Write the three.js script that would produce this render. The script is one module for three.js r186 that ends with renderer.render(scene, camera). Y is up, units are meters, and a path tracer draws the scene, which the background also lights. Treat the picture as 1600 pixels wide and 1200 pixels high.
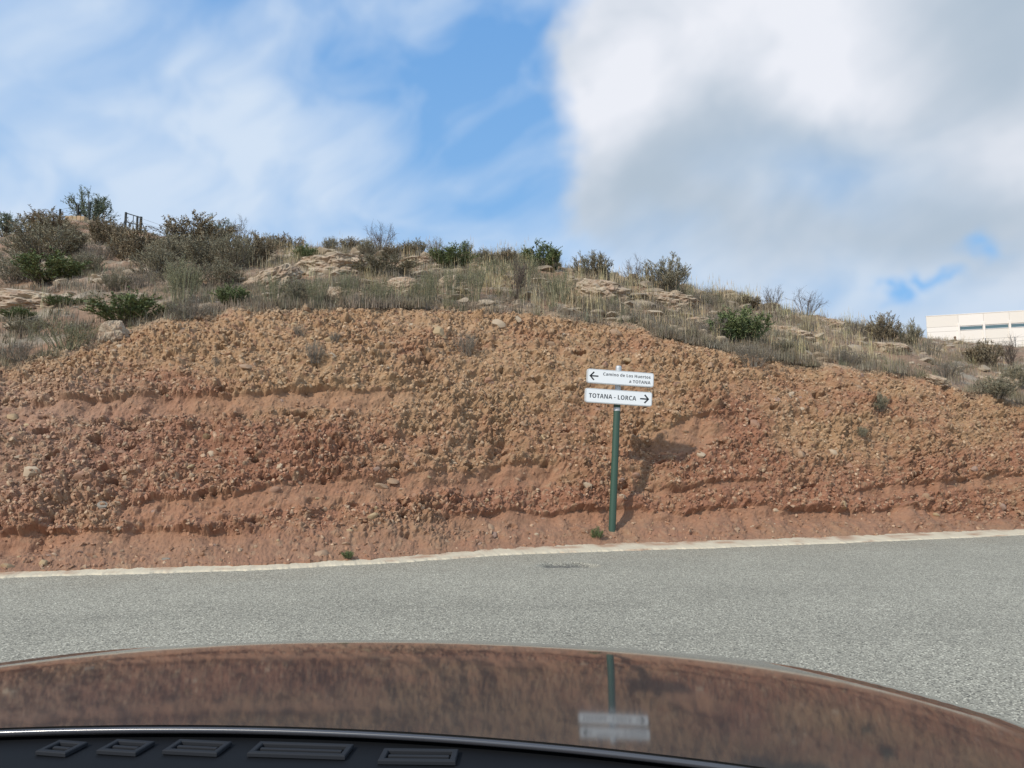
import * as THREE from 'three';
import { ImprovedNoise } from 'three/addons/math/ImprovedNoise.js';
import { mergeGeometries, toCreasedNormals } from 'three/addons/utils/BufferGeometryUtils.js';
import { RoundedBoxGeometry } from 'three/addons/geometries/RoundedBoxGeometry.js';

// ------------------------------------------------------------------ camera, sky, sun, exposure
const scene = new THREE.Scene();
const EYE = 1.3, PITCH = 5.7 * Math.PI / 180, FOC = 1178;
const camera = new THREE.PerspectiveCamera(2 * Math.atan(600 / FOC) * 180 / Math.PI, 4 / 3, 0.05, 3000);
camera.position.set(0, EYE, 0);
camera.rotation.set(PITCH, 0, 0);
scene.add(camera);
const renderer = new THREE.WebGLRenderer({ antialias: true });
renderer.toneMapping = THREE.LinearToneMapping;
renderer.toneMappingExposure = 1.06;
renderer.shadowMap.enabled = true;
const sun = new THREE.DirectionalLight(new THREE.Color(1.0, 0.94, 0.85), 3.1);
sun.position.set(-47, 58, 46);
sun.target.position.set(0, 2, -12);
sun.castShadow = true;
sun.shadow.radius = 3;
sun.shadow.mapSize.set(4096, 4096);
Object.assign(sun.shadow.camera, { left: -60, right: 60, top: 60, bottom: -60, near: 1, far: 260 });
scene.add(sun, sun.target);

// ------------------------------------------------------------------ noise and random
const IN = new ImprovedNoise();
const N3 = (x, y, z) => IN.noise(x + 100.31, y + 57.77, z + 31.13);
function fbm(x, y, z, o) { let a = 0.5, s = 0; for (let i = 0; i < o; i++) { s += a * N3(x, y, z + i * 7.3); x *= 2.03; y *= 2.03; z *= 2.03; a *= 0.5; } return s; }
function rngOf(seed) { let a = seed >>> 0; return () => { a = (a + 0x6D2B79F5) | 0; let t = Math.imul(a ^ (a >>> 15), 1 | a); t = (t + Math.imul(t ^ (t >>> 7), 61 | t)) ^ t; return ((t ^ (t >>> 14)) >>> 0) / 4294967296; }; }
function hash2(i, j, k) { let h = Math.imul(i, 374761393) ^ Math.imul(j, 668265263) ^ Math.imul(k, 1274126177); h = Math.imul(h ^ (h >>> 13), 1274126177); h ^= h >>> 16; return (h >>> 0) / 4294967296; }
const clamp = (x, a = 0, b = 1) => Math.min(b, Math.max(a, x));
const ss = (a, b, x) => { const t = clamp((x - a) / (b - a)); return t * t * (3 - 2 * t); };
const lerp = (a, b, t) => a + (b - a) * t;
const lerp3 = (a, b, t) => [lerp(a[0], b[0], t), lerp(a[1], b[1], t), lerp(a[2], b[2], t)];
const table = (t, x) => { if (x <= t[0][0]) return t[0][1]; for (let i = 1; i < t.length; i++) if (x <= t[i][0]) return lerp(t[i - 1][1], t[i][1], (x - t[i - 1][0]) / (t[i][0] - t[i - 1][0])); return t[t.length - 1][1]; };
const gauss = (x, y, cx, cy, sx, sy) => Math.exp(-((x - cx) * (x - cx) / (sx * sx) + (y - cy) * (y - cy) / (sy * sy)));

// ------------------------------------------------------------------ sky: thin veil, broken wisps and one big cumulus
{
  const W = 2048, Hh = 1024, data = new Float32Array(W * Hh * 4);
  const cp = Math.cos(PITCH), sp = Math.sin(PITCH);
  for (let j = 0; j < Hh; j++) {
    const el = ((j + 0.5) / Hh - 0.5) * Math.PI, ce = Math.cos(el), se = Math.sin(el);
    for (let i = 0; i < W; i++) {
      const k = (j * W + i) * 4;
      const ph = ((i + 0.5) / W - 0.5) * Math.PI * 2;           // u=0.5 looks along +x
      const dx = ce * Math.cos(ph), dz = ce * Math.sin(ph), dy = se;
      let col;
      if (el < -0.03) col = [0.33, 0.31, 0.28];
      else {
        const e = clamp(se);
        const blue = lerp3([0.26, 0.50, 0.82], [0.105, 0.30, 0.66], ss(0.05, 0.75, e));
        // wisps drawn out on a high sheet
        const q = 1 / (e + 0.16), sx = dx * q, sz = dz * q;
        const w1 = fbm(sx * 1.1 + sz * 0.35, sz * 2.0 - sx * 0.5, 3.1, 4), w3 = fbm(dx * 3.1 + 7, dy * 5.2, dz * 3.1, 3), w2 = fbm(dx * 9 + w3 * 2.2, dy * 13 - dx * 3 + w3, dz * 9, 6);
        // local angles (degrees) for the cloud banks ahead
        const az = Math.atan2(dx, -dz) * 180 / Math.PI, ed = el * 180 / Math.PI;
        const wx = fbm(dx * 4, dy * 4, dz * 4 + 5, 5), wy = fbm(dx * 4 + 9, dy * 4, dz * 4 - 5, 5);
        const A = az + wx * 7, E = ed + wy * 7;
        let gap = gauss(A, E, -2, 23, 10, 9) * 1.0 + gauss(A, E, 1, 31, 6, 6) * 0.6 + gauss(A, E, -14, 27, 10, 5) * 0.45 + gauss(A, E, -22, 33, 8, 6) * 0.25;
        gap += 0.55 * ss(0.05, 0.35, fbm(dx * 2.2 + 4, dy * 2.2, dz * 2.2, 3)) * ss(36, 50, Math.abs(az) + Math.max(0, ed - 25));
        let veil = 0.72 - 0.60 * gap + 0.80 * w2 + 0.40 * w3 + 0.26 * ss(17, 7, ed) + 0.14 * ss(-10, -32, az) * ss(24, 10, ed);
        veil = clamp(veil, 0.04, 0.93);
        let c = lerp3(blue, lerp3([0.53, 0.66, 0.84], [0.64, 0.74, 0.87], clamp(w2 + 0.55)), veil);
        // small clear holes low on the right
        const h1 = fbm(dx * 26, dy * 26, dz * 26, 3), h2 = fbm(dx * 26 + 3, dy * 26, dz * 26 + 8, 3), hA = az + wx * 2 + h1 * 3, hE = ed + wy * 2 + h2 * 2; const hole = Math.max(gauss(hA, hE, 32.0, 14.0, 1.5, 0.7), gauss(hA, hE, 27.4, 11.2, 1.0, 0.75), gauss(hA, hE, 29.6, 11.9, 1.5, 0.4));
        // the cumulus: its ragged left edge at about 4.5 degrees
        const edge = 4.3 + 1.6 * ss(30, 36, ed) + 4.5 * ss(18, 11, ed) + wx * 4.5 + fbm(dx * 11, dy * 11, dz * 11 + 3, 4) * 4.2;
        let cum = ss(edge - 1.3, edge + 2.2 + 5 * ss(18, 12, ed), az) * ss(75, 45, az) * ss(72, 45, ed);
        cum *= 1 - 0.75 * ss(17.5, 12.5, ed + wy * 6 + (az - 14) * 0.10) ;
        cum *= 1 - 0.55 * gauss(A, E, 23, 20, 6, 2.8);
        let g = 0.66 * gauss(A, E, 7, 26, 3.6, 7.5) + 0.36 * gauss(A, E, 12, 29, 7, 6) + 0.60 * gauss(A, E, 24, 28, 6, 4.5) + 0.35 * gauss(A, E, 33, 21, 6, 3.2) + 0.28 * gauss(A, E, 17, 34, 12, 4);
        g -= 0.42 * gauss(A, E, 20, 21.5, 8, 2.8) + 0.35 * gauss(A, E, 11, 16.5, 6, 3.2) + 0.32 * gauss(A, E, 34, 27, 4, 5) + 0.22 * gauss(A, E, 31, 16, 6, 2.4);
        g = clamp(g * 0.92 + wx * 0.55 + wy * 0.45 + w2 * 0.3 + 0.38, 0, 1);
        const lit = lerp3([0.42, 0.505, 0.60], [0.80, 0.82, 0.88], g * g * (1.5 - 0.5 * g));
        c = lerp3(c, lit, clamp(cum * 0.98));
        c = lerp3(c, [0.24, 0.48, 0.82], clamp(hole * (0.75 + 1.6 * w2)));
        col = c;
      }
      data[k] = col[0]; data[k + 1] = col[1]; data[k + 2] = col[2]; data[k + 3] = 1;
    }
  }
  const sky = new THREE.DataTexture(data, W, Hh, THREE.RGBAFormat, THREE.FloatType);
  sky.mapping = THREE.EquirectangularReflectionMapping; sky.colorSpace = THREE.LinearSRGBColorSpace;
  sky.minFilter = sky.magFilter = THREE.LinearFilter; sky.wrapS = THREE.RepeatWrapping; sky.needsUpdate = true;
  scene.background = sky; scene.environment = sky;
}

// ------------------------------------------------------------------ helpers
const taken = {};
function numbered(n) { taken[n] = (taken[n] ?? -1) + 1; return taken[n] ? n + '_' + String(taken[n]).padStart(3, '0') : n; }
function shade(o) { o.traverse(c => { if (c.isMesh) { c.castShadow = true; c.receiveShadow = true; } }); return o; }
function tag(o, label, category, group, kind) { o.userData.label = label; if (category) o.userData.category = category; if (group) o.userData.group = group; if (kind) o.userData.kind = kind; return o; }
function mesh(name, geo, mat, parent = scene) { const m = new THREE.Mesh(geo, mat); m.name = parent === scene ? numbered(name) : name; m.castShadow = m.receiveShadow = true; parent.add(m); return m; }
function group(name, x = 0, y = 0, z = 0) { const g = new THREE.Group(); g.name = numbered(name); g.position.set(x, y, z); scene.add(g); return g; }
const rgb = (r, g, b) => new THREE.Color().setRGB(r, g, b);
const std = (c, rough = 0.9, extra = {}) => new THREE.MeshStandardMaterial({ color: Array.isArray(c) ? rgb(...c) : c, roughness: rough, ...extra });
function gridGeo(nu, nv, fn) {           // fn(i, j, out) fills x,y,z,r,g,b,u,v
  const P = new Float32Array((nu + 1) * (nv + 1) * 3), C = new Float32Array(P.length), U = new Float32Array((nu + 1) * (nv + 1) * 2), I = new Uint32Array(nu * nv * 6), o = [];
  let k = 0;
  for (let j = 0; j <= nv; j++) for (let i = 0; i <= nu; i++, k++) { fn(i, j, o); P[k * 3] = o[0]; P[k * 3 + 1] = o[1]; P[k * 3 + 2] = o[2]; C[k * 3] = o[3]; C[k * 3 + 1] = o[4]; C[k * 3 + 2] = o[5]; U[k * 2] = o[6]; U[k * 2 + 1] = o[7]; }
  k = 0;
  for (let j = 0; j < nv; j++) for (let i = 0; i < nu; i++) { const a = j * (nu + 1) + i, b = a + 1, c = a + nu + 1, d = c + 1; I[k++] = a; I[k++] = b; I[k++] = d; I[k++] = a; I[k++] = d; I[k++] = c; }
  const g = new THREE.BufferGeometry();
  g.setAttribute('position', new THREE.BufferAttribute(P, 3)); g.setAttribute('color', new THREE.BufferAttribute(C, 3)); g.setAttribute('uv', new THREE.BufferAttribute(U, 2)); g.setIndex(new THREE.BufferAttribute(I, 1));
  g.computeVertexNormals(); return g;
}
function greyTex(n, fn, srgb) {
  const d = new Uint8Array(n * n * 4);
  for (let j = 0; j < n; j++) for (let i = 0; i < n; i++) { const v = fn(i, j), k = (j * n + i) * 4; if (Array.isArray(v)) { d[k] = v[0]; d[k + 1] = v[1]; d[k + 2] = v[2]; } else d[k] = d[k + 1] = d[k + 2] = v; d[k + 3] = 255; }
  const t = new THREE.DataTexture(d, n, n); t.wrapS = t.wrapT = THREE.RepeatWrapping; t.magFilter = t.minFilter = THREE.LinearFilter; if (srgb) t.colorSpace = THREE.SRGBColorSpace; t.needsUpdate = true; return t;
}

// ------------------------------------------------------------------ survey of the place (metres): asphalt edge x,z | cut lip x,y,z | hill crest x,y,z
const SV = [
  [-14, -7.0, -17, 2.5, -9.5, -78, 12, -30], [-9.5, -7.6, -12, 2.5, -10.2, -60, 14, -42], [-6.9, -8.2, -9.2, 2.6, -10.8, -44, 15.4, -48],
  [-5.64, -8.47, -7.62, 2.68, -11.14, -34.79, 16.12, -50], [-5.01, -8.61, -6.86, 2.91, -11.44, -32.86, 18.56, -53.85], [-4.37, -8.75, -6.13, 3.31, -11.89, -27.16, 17.23, -52],
  [-3.70, -8.90, -5.28, 3.63, -12.27, -19.25, 14.02, -44.31], [-3.01, -9.05, -4.32, 3.78, -12.54, -11.81, 10.74, -34], [-2.33, -9.33, -3.34, 3.91, -12.92, -7.03, 8.85, -27],
  [-1.61, -9.63, -2.29, 3.99, -13.29, -4.34, 8.22, -25], [-0.84, -10.04, -1.18, 4.05, -13.73, -2.08, 7.84, -24], [0, -10.48, 0, 4.07, -14.19, 0, 7.46, -23],
  [0.90, -10.75, 1.24, 3.98, -14.39, 1.91, 6.85, -22], [1.84, -11.0, 2.49, 3.78, -14.50, 3.75, 6.48, -21.67], [2.81, -11.22, 3.73, 3.48, -14.49, 5.63, 6.13, -21.75],
  [3.86, -11.55, 5.01, 3.25, -14.64, 7.93, 6.01, -23], [4.97, -11.90, 6.36, 3.11, -14.89, 11.61, 6.27, -27], [6.15, -12.27, 7.80, 3.05, -15.21, 20.27, 7.59, -39.38],
  [7.44, -12.71, 9.21, 2.75, -15.43, 38.98, 10.53, -65], [8.83, -13.19, 10.67, 2.44, -15.67, 44.53, 10.25, -65],
  [10.6, -13.8, 12.6, 2.3, -16.2, 52, 10.2, -63], [14, -15, 16.2, 2.2, -17.4, 62, 10, -60], [20, -17.5, 22.5, 2.1, -20, 75, 10, -55]];
const NC = SV.length - 1;
function svAt(u, out = []) {             // Catmull-Rom along the road
  u = clamp(u, 0, NC - 1e-6); const i = Math.floor(u), t = u - i;
  const a = SV[Math.max(0, i - 1)], b = SV[i], c = SV[i + 1], d = SV[Math.min(NC, i + 2)];
  for (let k = 0; k < 8; k++) out[k] = 0.5 * (2 * b[k] + (c[k] - a[k]) * t + (2 * a[k] - 5 * b[k] + 4 * c[k] - d[k]) * t * t + (3 * b[k] - a[k] - 3 * c[k] + d[k]) * t * t * t);
  return out;
}
const colOf = px => px / 100 + 3;
const along = (x, z) => x * 0.945 - z * 0.327;      // metres along the road
const BAND = u => lerp(0.14, 0.34, ss(8, 13, u));   // visible width of the concrete edge strip
const UP = new THREE.Vector3(0, 1, 0);

// hill surface: t = 0 at the lip, 1 at the crest, beyond 1 behind it
const _s = []; let hillLen = 1;
function hillBase(u, t, out) {
  const s = svAt(u, _s); hillLen = Math.hypot(s[5] - s[2], s[7] - s[4], s[6] - s[3]);
  const tt = Math.min(t, 1), hump = Math.sin(Math.PI * tt) * 0.014 * hillLen;
  let x = lerp(s[2], s[5], tt), y = lerp(s[3], s[6], tt) + hump, z = lerp(s[4], s[7], tt);
  if (t > 1) { const b = t - 1, l = Math.hypot(s[5], s[7]); x += s[5] / l * 60 * b; z += s[7] / l * 60 * b; y -= (s[6] + 1.5) * ss(0.02, 1, b) + 0 * b; }
  out[0] = x; out[1] = y; out[2] = z; return out;
}
function hillRelief(x, z, t) {
  const near = ss(0, 2.2, t * hillLen);
  return near * (0.42 * fbm(x * 0.33, 3, z * 0.33, 3) + 0.22 * Math.max(0, fbm(x * 1.1, 7, z * 1.1, 3)) + 0.10 * fbm(x * 3.1, 1, z * 3.1, 3));
}
function hillPoint(u, t, out = []) { hillBase(u, t, out); out[1] += hillRelief(out[0], out[2], t); return out; }

// cut face: v = 0 at the road edge, 1 at the lip, up to 1.1 on the hill
const PROF = [[0, 0], [0.07, 0.015], [0.2, 0.10], [0.30, 0.24], [0.44, 0.46], [0.62, 0.72], [0.78, 0.87], [0.9, 0.95], [1, 1]];   // [run, rise] by v below
const PV = PROF.map(([a, b]) => [0, a, b]); { let L = 0; for (let i = 0; i < PROF.length; i++) { if (i) L += Math.hypot((PROF[i][0] - PROF[i - 1][0]) * 0.85, PROF[i][1] - PROF[i - 1][1]); PV[i][0] = L; } for (const p of PV) p[0] /= L; }
const RUN = PV.map(p => [p[0], p[1]]), RISE = PV.map(p => [p[0], p[2]]);
function smoothTab(T, v) { return (table(T, v - 0.03) + table(T, v) * 2 + table(T, v + 0.03)) / 4; }
function cell(s, q, size, k, res) {      // nearest feature point: [distance / size, id]
  const x = s / size, y = q / size, ix = Math.floor(x), iy = Math.floor(y); let b = 9, id = 0, b2 = 9;
  for (let j = -1; j <= 1; j++) for (let i = -1; i <= 1; i++) {
    const fx = ix + i + hash2(ix + i, iy + j, k), fy = iy + j + hash2(ix + i, iy + j, k + 1), d = (fx - x) * (fx - x) + (fy - y) * (fy - y);
    if (d < b) { b2 = b; b = d; id = hash2(ix + i, iy + j, k + 2); } else if (d < b2) b2 = d;
  }
  res[0] = Math.sqrt(b); res[1] = id; res[2] = Math.sqrt(b2); return res;
}
// soft sandy seams in the conglomerate: [x0, x1, height at x0, height at x1, thickness]
const SEAMS = [[-7.2, -1.3, 2.05, 2.33, 0.12], [-5.2, 1.1, 0.66, 1.22, 0.13], [-1.2, 8.2, 0.46, 0.40, 0.10], [1.9, 4.6, 0.80, 0.92, 0.045], [3.4, 4.6, 2.62, 2.66, 0.06], [2.1, 4.1, 1.62, 2.0, 0.22], [-7.5, -3.2, 0.42, 0.36, 0.10], [5.6, 10, 0.75, 1.0, 0.08]];
function seamAt(x, y, wob, res) {        // res: soft 0..1, over 0..1 (ledge just above a seam)
  let soft = 0, over = 0;
  for (const [x0, x1, y0, y1, th] of SEAMS) {
    const w = ss(x0 - 0.2, x0 + 0.8, x) * ss(x1 + 0.3, x1 - 0.9, x); if (w <= 0) continue;
    const yc = lerp(y0, y1, (x - x0) / (x1 - x0)) + wob, d = y - yc, tw = th * (0.6 + 0.8 * w);
    soft = Math.max(soft, w * ss(-tw * 1.7, -tw * 0.7, d) * ss(tw * 0.62, tw * 0.5, d));
    over = Math.max(over, w * ss(tw * 0.5, tw * 0.62, d) * ss(tw * 0.62 + 0.42, tw * 0.62 + 0.06, d));
  }
  res[0] = soft; res[1] = over; return res;
}
const _a = [], _b = [], _c1 = [], _c2 = [], _c3 = [], _se = [];
// full description of one point of the face
function facePoint(u, v, o) {
  const s = svAt(u, _a);
  // direction into the bank from the road edge
  const du = u > NC - 0.1 ? -0.05 : 0.05, s2 = svAt(u + du, _b); let ex = (s2[0] - s[0]) * Math.sign(du), ez = (s2[1] - s[1]) * Math.sign(du); const el = Math.hypot(ex, ez); ex /= el; ez /= el;
  const ox = -ez, oz = ex;                                // towards the bank is (ez, -ex); outwards is the opposite
  const band = BAND(u) + (v < 0.14 ? ss(0.14, 0.02, v) * (0.12 * fbm(u * 4.1, 3, 7, 4) + 0.015 * N3(u * 14, 5, 2)) : 0);
  const tx = s[0] - ox * band, tz = s[1] - oz * band, ty = 0.035;
  const vv = Math.min(v, 1), run = smoothTab(RUN, vv), rise = smoothTab(RISE, vv);
  let x = lerp(tx, s[2], run), z = lerp(tz, s[4], run), y = ty + (s[3] - ty) * rise;
  if (v > 1) { let h = hillBase(u, 0.1, []); const t = (v - 1) * 8 / hillLen; h = hillBase(u, t, []); x = h[0]; y = h[1] + hillRelief(h[0], h[2], t) - 0.30 * ss(1.06, 1.11, v); z = h[2]; }
  const S = along(x, z), Q = y * 1.25;
  const top = ss(1.08, 0.97, v), foot = ss(0.0, 0.12, v);
  const wob = 0.16 * fbm(S * 0.9, 2, 3, 4) + 0.05 * N3(S * 5, Q * 3, 8) + 0.025 * N3(S * 14, Q * 9, 8);
  seamAt(x, y, wob, _se); const soft = _se[0], over = _se[1];
  const apron = ss(0.20, 0.08, v + 0.05 * fbm(S * 1.2, 4, 4, 2));        // loose fines at the foot
  const wS = S + 0.05 * N3(S * 4, Q * 4, 1) + 0.02 * N3(S * 13, Q * 13, 4), wQ = Q + 0.05 * N3(S * 4, Q * 4, 9) + 0.02 * N3(S * 13, Q * 13, 7);
  // gullies leaning a little, ribs between them
  const g1 = 1 - Math.abs(fbm((S - y * 0.42) * 1.25, y * 0.42, 11.5, 3)) * 3.2, g2 = fbm((S - y * 0.3) * 3.1, y * 0.9, 17.2, 3);
  const lumps = fbm(S * 1.7, Q * 1.9, 21.7, 4), clods = fbm(S * 6.0, Q * 7.2, 2.2, 3);
  cell(wS, wQ, 0.085, 11, _c1); cell(wS * 0.9, wQ * 1.1, 0.21, 31, _c2); cell(wS, wQ * 1.15, 0.038, 51, _c3);
  const rough = (1 - 0.72 * soft) * (1 - 0.5 * apron);
  const rubble = 0.5 + 0.9 * ss(-0.15, 0.3, fbm(S * 0.8, Q * 1.0, 41, 3));
  const beds = fbm(S * 0.9 + 0.4 * lumps, (y - S * 0.03) * 7.5, 151, 4);
  let d = 0.15 * lumps - 0.09 * clamp(g1, 0, 1) * (1 - 0.6 * apron) * (0.4 + 0.8 * ss(-0.1, 0.2, N3(S * 0.3, 5, 2))) + 0.06 * g2 + 0.075 * clods * rough + 0.085 * beds * (0.4 + 0.6 * rough);
  d += rough * rubble * (0.052 * (1 - ss(0.0, 0.75, _c1[0])) * (0.3 + _c1[1]) + (_c2[1] > 0.74 ? 0.075 * (1 - ss(0.1, 0.52, _c2[0])) * _c2[1] : 0) + 0.034 * (1 - ss(0, 0.7, _c3[0])) * (0.3 + _c3[1]));
  const ledge = 0.5 + 0.9 * ss(-0.12, 0.3, fbm(S * 1.1, y * 0.7, 131, 3)); d += ledge * (-0.065 * soft + 0.045 * over * (0.6 + 1.2 * clods)) + 0.03 * soft * N3((S - y * 0.7) * 4.2, Q * 2, 3);
  // dark pits where stones fell out
  const pit = fbm(S * 2.6 + 5, Q * 4.4, 61, 3); d -= 0.15 * ss(0.24, 0.38, pit) * rough;
  d *= top * (0.12 + 0.88 * foot); d += 0.012 * N3(S * 30, Q * 30, 3);
  const nx = ox * 0.80, nz = oz * 0.80, ny = 0.60;
  const lipLump = 0.16 * fbm(S * 1.3, 71, 2, 3) * ss(0.8, 1, v) * ss(1.1, 1.03, v);
  o[0] = x + nx * d; o[1] = Math.max(0.006, y + ny * d + lipLump); o[2] = z + nz * d;
  if (v <= 0) o[1] = 0.0;
  // colour of the matter: tan conglomerate, red clay, pale sandy seams, grey crust on top
  const nA = fbm(S * 0.45, Q * 0.9, 81, 3), nB = fbm(S * 2.2, Q * 3.4, 91, 3);
  let red = clamp(0.30 + 1.5 * nA + 0.7 * nB + 0.55 * ss(2.4, 0.5, y) - 0.45 * ss(2.0, 3.2, y) * ss(6, 3, x));
  red += 0.75 * gauss(x, y, -4.0, 1.5, 1.2, 0.6) + 0.85 * gauss(x, y, 4.1, 1.6, 0.6, 0.8) + 0.55 * gauss(x, y, 0.6, 0.62, 2.2, 0.14) + 0.35 * gauss(x, y, 6, 0.5, 2.5, 0.3);
  red -= 0.45 * gauss(x, y, -0.6, 1.9, 1.3, 0.7); red = clamp(red);
  let c = lerp3([0.355, 0.222, 0.125], [0.285, 0.138, 0.082], red);
  const hot = ss(0.12, 0.4, nB) * ss(0.75, 0.3, y) * ss(-2, 0, x) * ss(6, 3, x); c = lerp3(c, [0.34, 0.125, 0.065], 0.7 * hot);
  c = lerp3(c, [0.34, 0.185, 0.112], 0.6 * soft);
  const pinkL = ss(-3.6, -6.5, x) * ss(0.2, 1.2, y) * ss(2.9, 2.2, y); c = lerp3(c, [0.31, 0.19, 0.14], 0.55 * pinkL);
  c = lerp3(c, [0.29, 0.168, 0.105], 0.6 * apron);
  const crust = ss(0.965, 1.02, v + 0.02 * lumps); c = lerp3(c, [0.33, 0.25, 0.17], 0.75 * crust);
  // pebbles have their own tone
  const pb = rough * (1 - ss(0.30, 0.5, _c1[0])), tone = _c1[1];
  if (tone > 0.55) c = lerp3(c, [0.42, 0.31, 0.20], pb * (tone - 0.5) * 1.1); else if (tone < 0.2) c = lerp3(c, [0.25, 0.125, 0.085], pb * 0.45);
  const gr = 1 + 0.16 * N3(S * 22, Q * 22, 5) + 0.14 * nB + 0.12 * N3(S * 60, Q * 60, 8);
  o[3] = c[0] * gr; o[4] = c[1] * gr * 0.985; o[5] = c[2] * gr * 0.955; o[6] = S; o[7] = Q; o[8] = soft * 0.8 + apron * 0.6;
  return o;
}

// ------------------------------------------------------------------ ground, road, edge strip
const grain = rngOf(5);
const asphaltMap = (() => {
  const n = 1024, a = new Float32Array(n * n), r = rngOf(77);
  for (let k = 0; k < n * n; k++) a[k] = 150 + (r() - 0.5) * 26;
  for (let g = 0; g < 26000; g++) {       // aggregate grains 4 to 11 mm on a 2 m tile
    const cx = r() * n, cy = r() * n, rad = 1.2 + r() * 2.3, t = r(), v = t < 0.42 ? 76 + r() * 40 : t < 0.9 ? 168 + r() * 42 : 214 + r() * 30, ec = 0.6 + r() * 0.7;
    for (let y = -4; y <= 4; y++) for (let x = -4; x <= 4; x++) if (x * x * ec + y * y / ec < rad * rad) a[((Math.floor(cy + y) + n) % n) * n + (Math.floor(cx + x) + n) % n] = v;
  }
  return greyTex(n, (i, j) => { const v = clamp(a[j * n + i], 40, 250); return [v, v, v * 0.965]; }, true);
})();
asphaltMap.repeat.set(0.5, 0.5);
const fineBump = greyTex(512, (() => { const r = rngOf(9), b = new Float32Array(512 * 512); for (let i = 0; i < b.length; i++) b[i] = r(); return (i, j) => { let s = 0; for (let y = -1; y <= 1; y++) for (let x = -1; x <= 1; x++) s += b[((j + y + 512) % 512) * 512 + (i + x + 512) % 512]; const q = b[(((j >> 2) + 512) % 512) * 512 + ((i >> 2) % 512)]; return clamp((s / 9 * 0.7 + q * 0.3) * 255, 0, 255); }; })());
fineBump.repeat.set(1, 1);
{
  const g = new THREE.CircleGeometry(1500, 96).rotateX(-Math.PI / 2);
  const m = mesh('ground', g, std([0.22, 0.17, 0.11], 1)); m.position.y = -0.12; tag(m, 'dry brown earth reaching away to the horizon', null, null, 'structure');
}
const MH = { x: 0.68, z: -9.42 };
{
  // rows: 0 at the outer road edge, on towards and past the car
  const us = [], du = 0.05; for (let u = 0; u <= NC + 1e-6; u += (u > 11 && u < 13 ? 0.02 : du)) us.push(Math.min(u, NC));
  const rows = [0]; { let d = 0; while (d < 30) { d += d < 0.6 ? 0.06 : d < 1.9 ? 0.025 : d < 6 ? 0.12 : 1.0; rows.push(d); } }
  const t = [], t2 = [];
  const geo = gridGeo(us.length - 1, rows.length - 1, (i, j, o) => {
    const s = svAt(us[i], t); let x = s[0], z = s[1] + rows[j];
    const e = fbm(x * 2.3, 4, z * 2.3, 3);
    if (j === 0) z -= 0.03;
    let y = 0.0 + 0.006 * fbm(x * 0.8, 1, z * 0.8, 2);
    const dx = (x - MH.x) / 0.40, dz = (z - MH.z) / 0.36, r = Math.hypot(dx, dz) + 0.12 * N3(x * 6, 2, z * 6), bowl = ss(1.05, 0.72, r);
    y -= 0.05 * bowl * (0.2 + 0.8 * ss(0.5, -0.6, dz));
    // weathering: oily wheel paths, paler dusty sweep, worn patches
    const wheel = Math.exp(-Math.pow((z + 7.0 + x * 0.22 + 0.3 * N3(x * 0.3, 3, 1)) / 0.45, 2)) + Math.exp(-Math.pow((z + 5.2 + x * 0.22) / 0.5, 2));
    const dust = ss(1.4, 0.0, rows[j] + 1.2 * e);
    let c = 1 + 0.16 * fbm(x * 0.5, 9, z * 0.9, 4) + 0.10 * e - 0.10 * wheel * (0.6 + N3(x * 1.1, 0, z * 4)) + 0.10 * N3(x * 0.13, 5, z * 0.2);
    let col = [0.985 * c, 0.92 * c, 0.78 * c];
    col = lerp3(col, [0.95, 0.83, 0.66], 0.30 * dust);
    if (bowl > 0) { const dirt = bowl * ss(-0.35, -0.6, dz + 0.35 * N3(x * 9, 1, z * 9)); col = lerp3(col, [0.30, 0.29, 0.27], 0.9 * dirt); }
    o[0] = x; o[1] = y; o[2] = z; o[3] = col[0]; o[4] = col[1]; o[5] = col[2]; o[6] = x; o[7] = z;
  });
  const m = mesh('road', geo, new THREE.MeshStandardMaterial({ vertexColors: true, map: asphaltMap, bumpMap: asphaltMap, bumpScale: 0.004, roughness: 0.92, side: THREE.DoubleSide }));
  tag(m, 'weathered grey asphalt road with coarse pale aggregate', null, null, 'structure');
}
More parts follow.
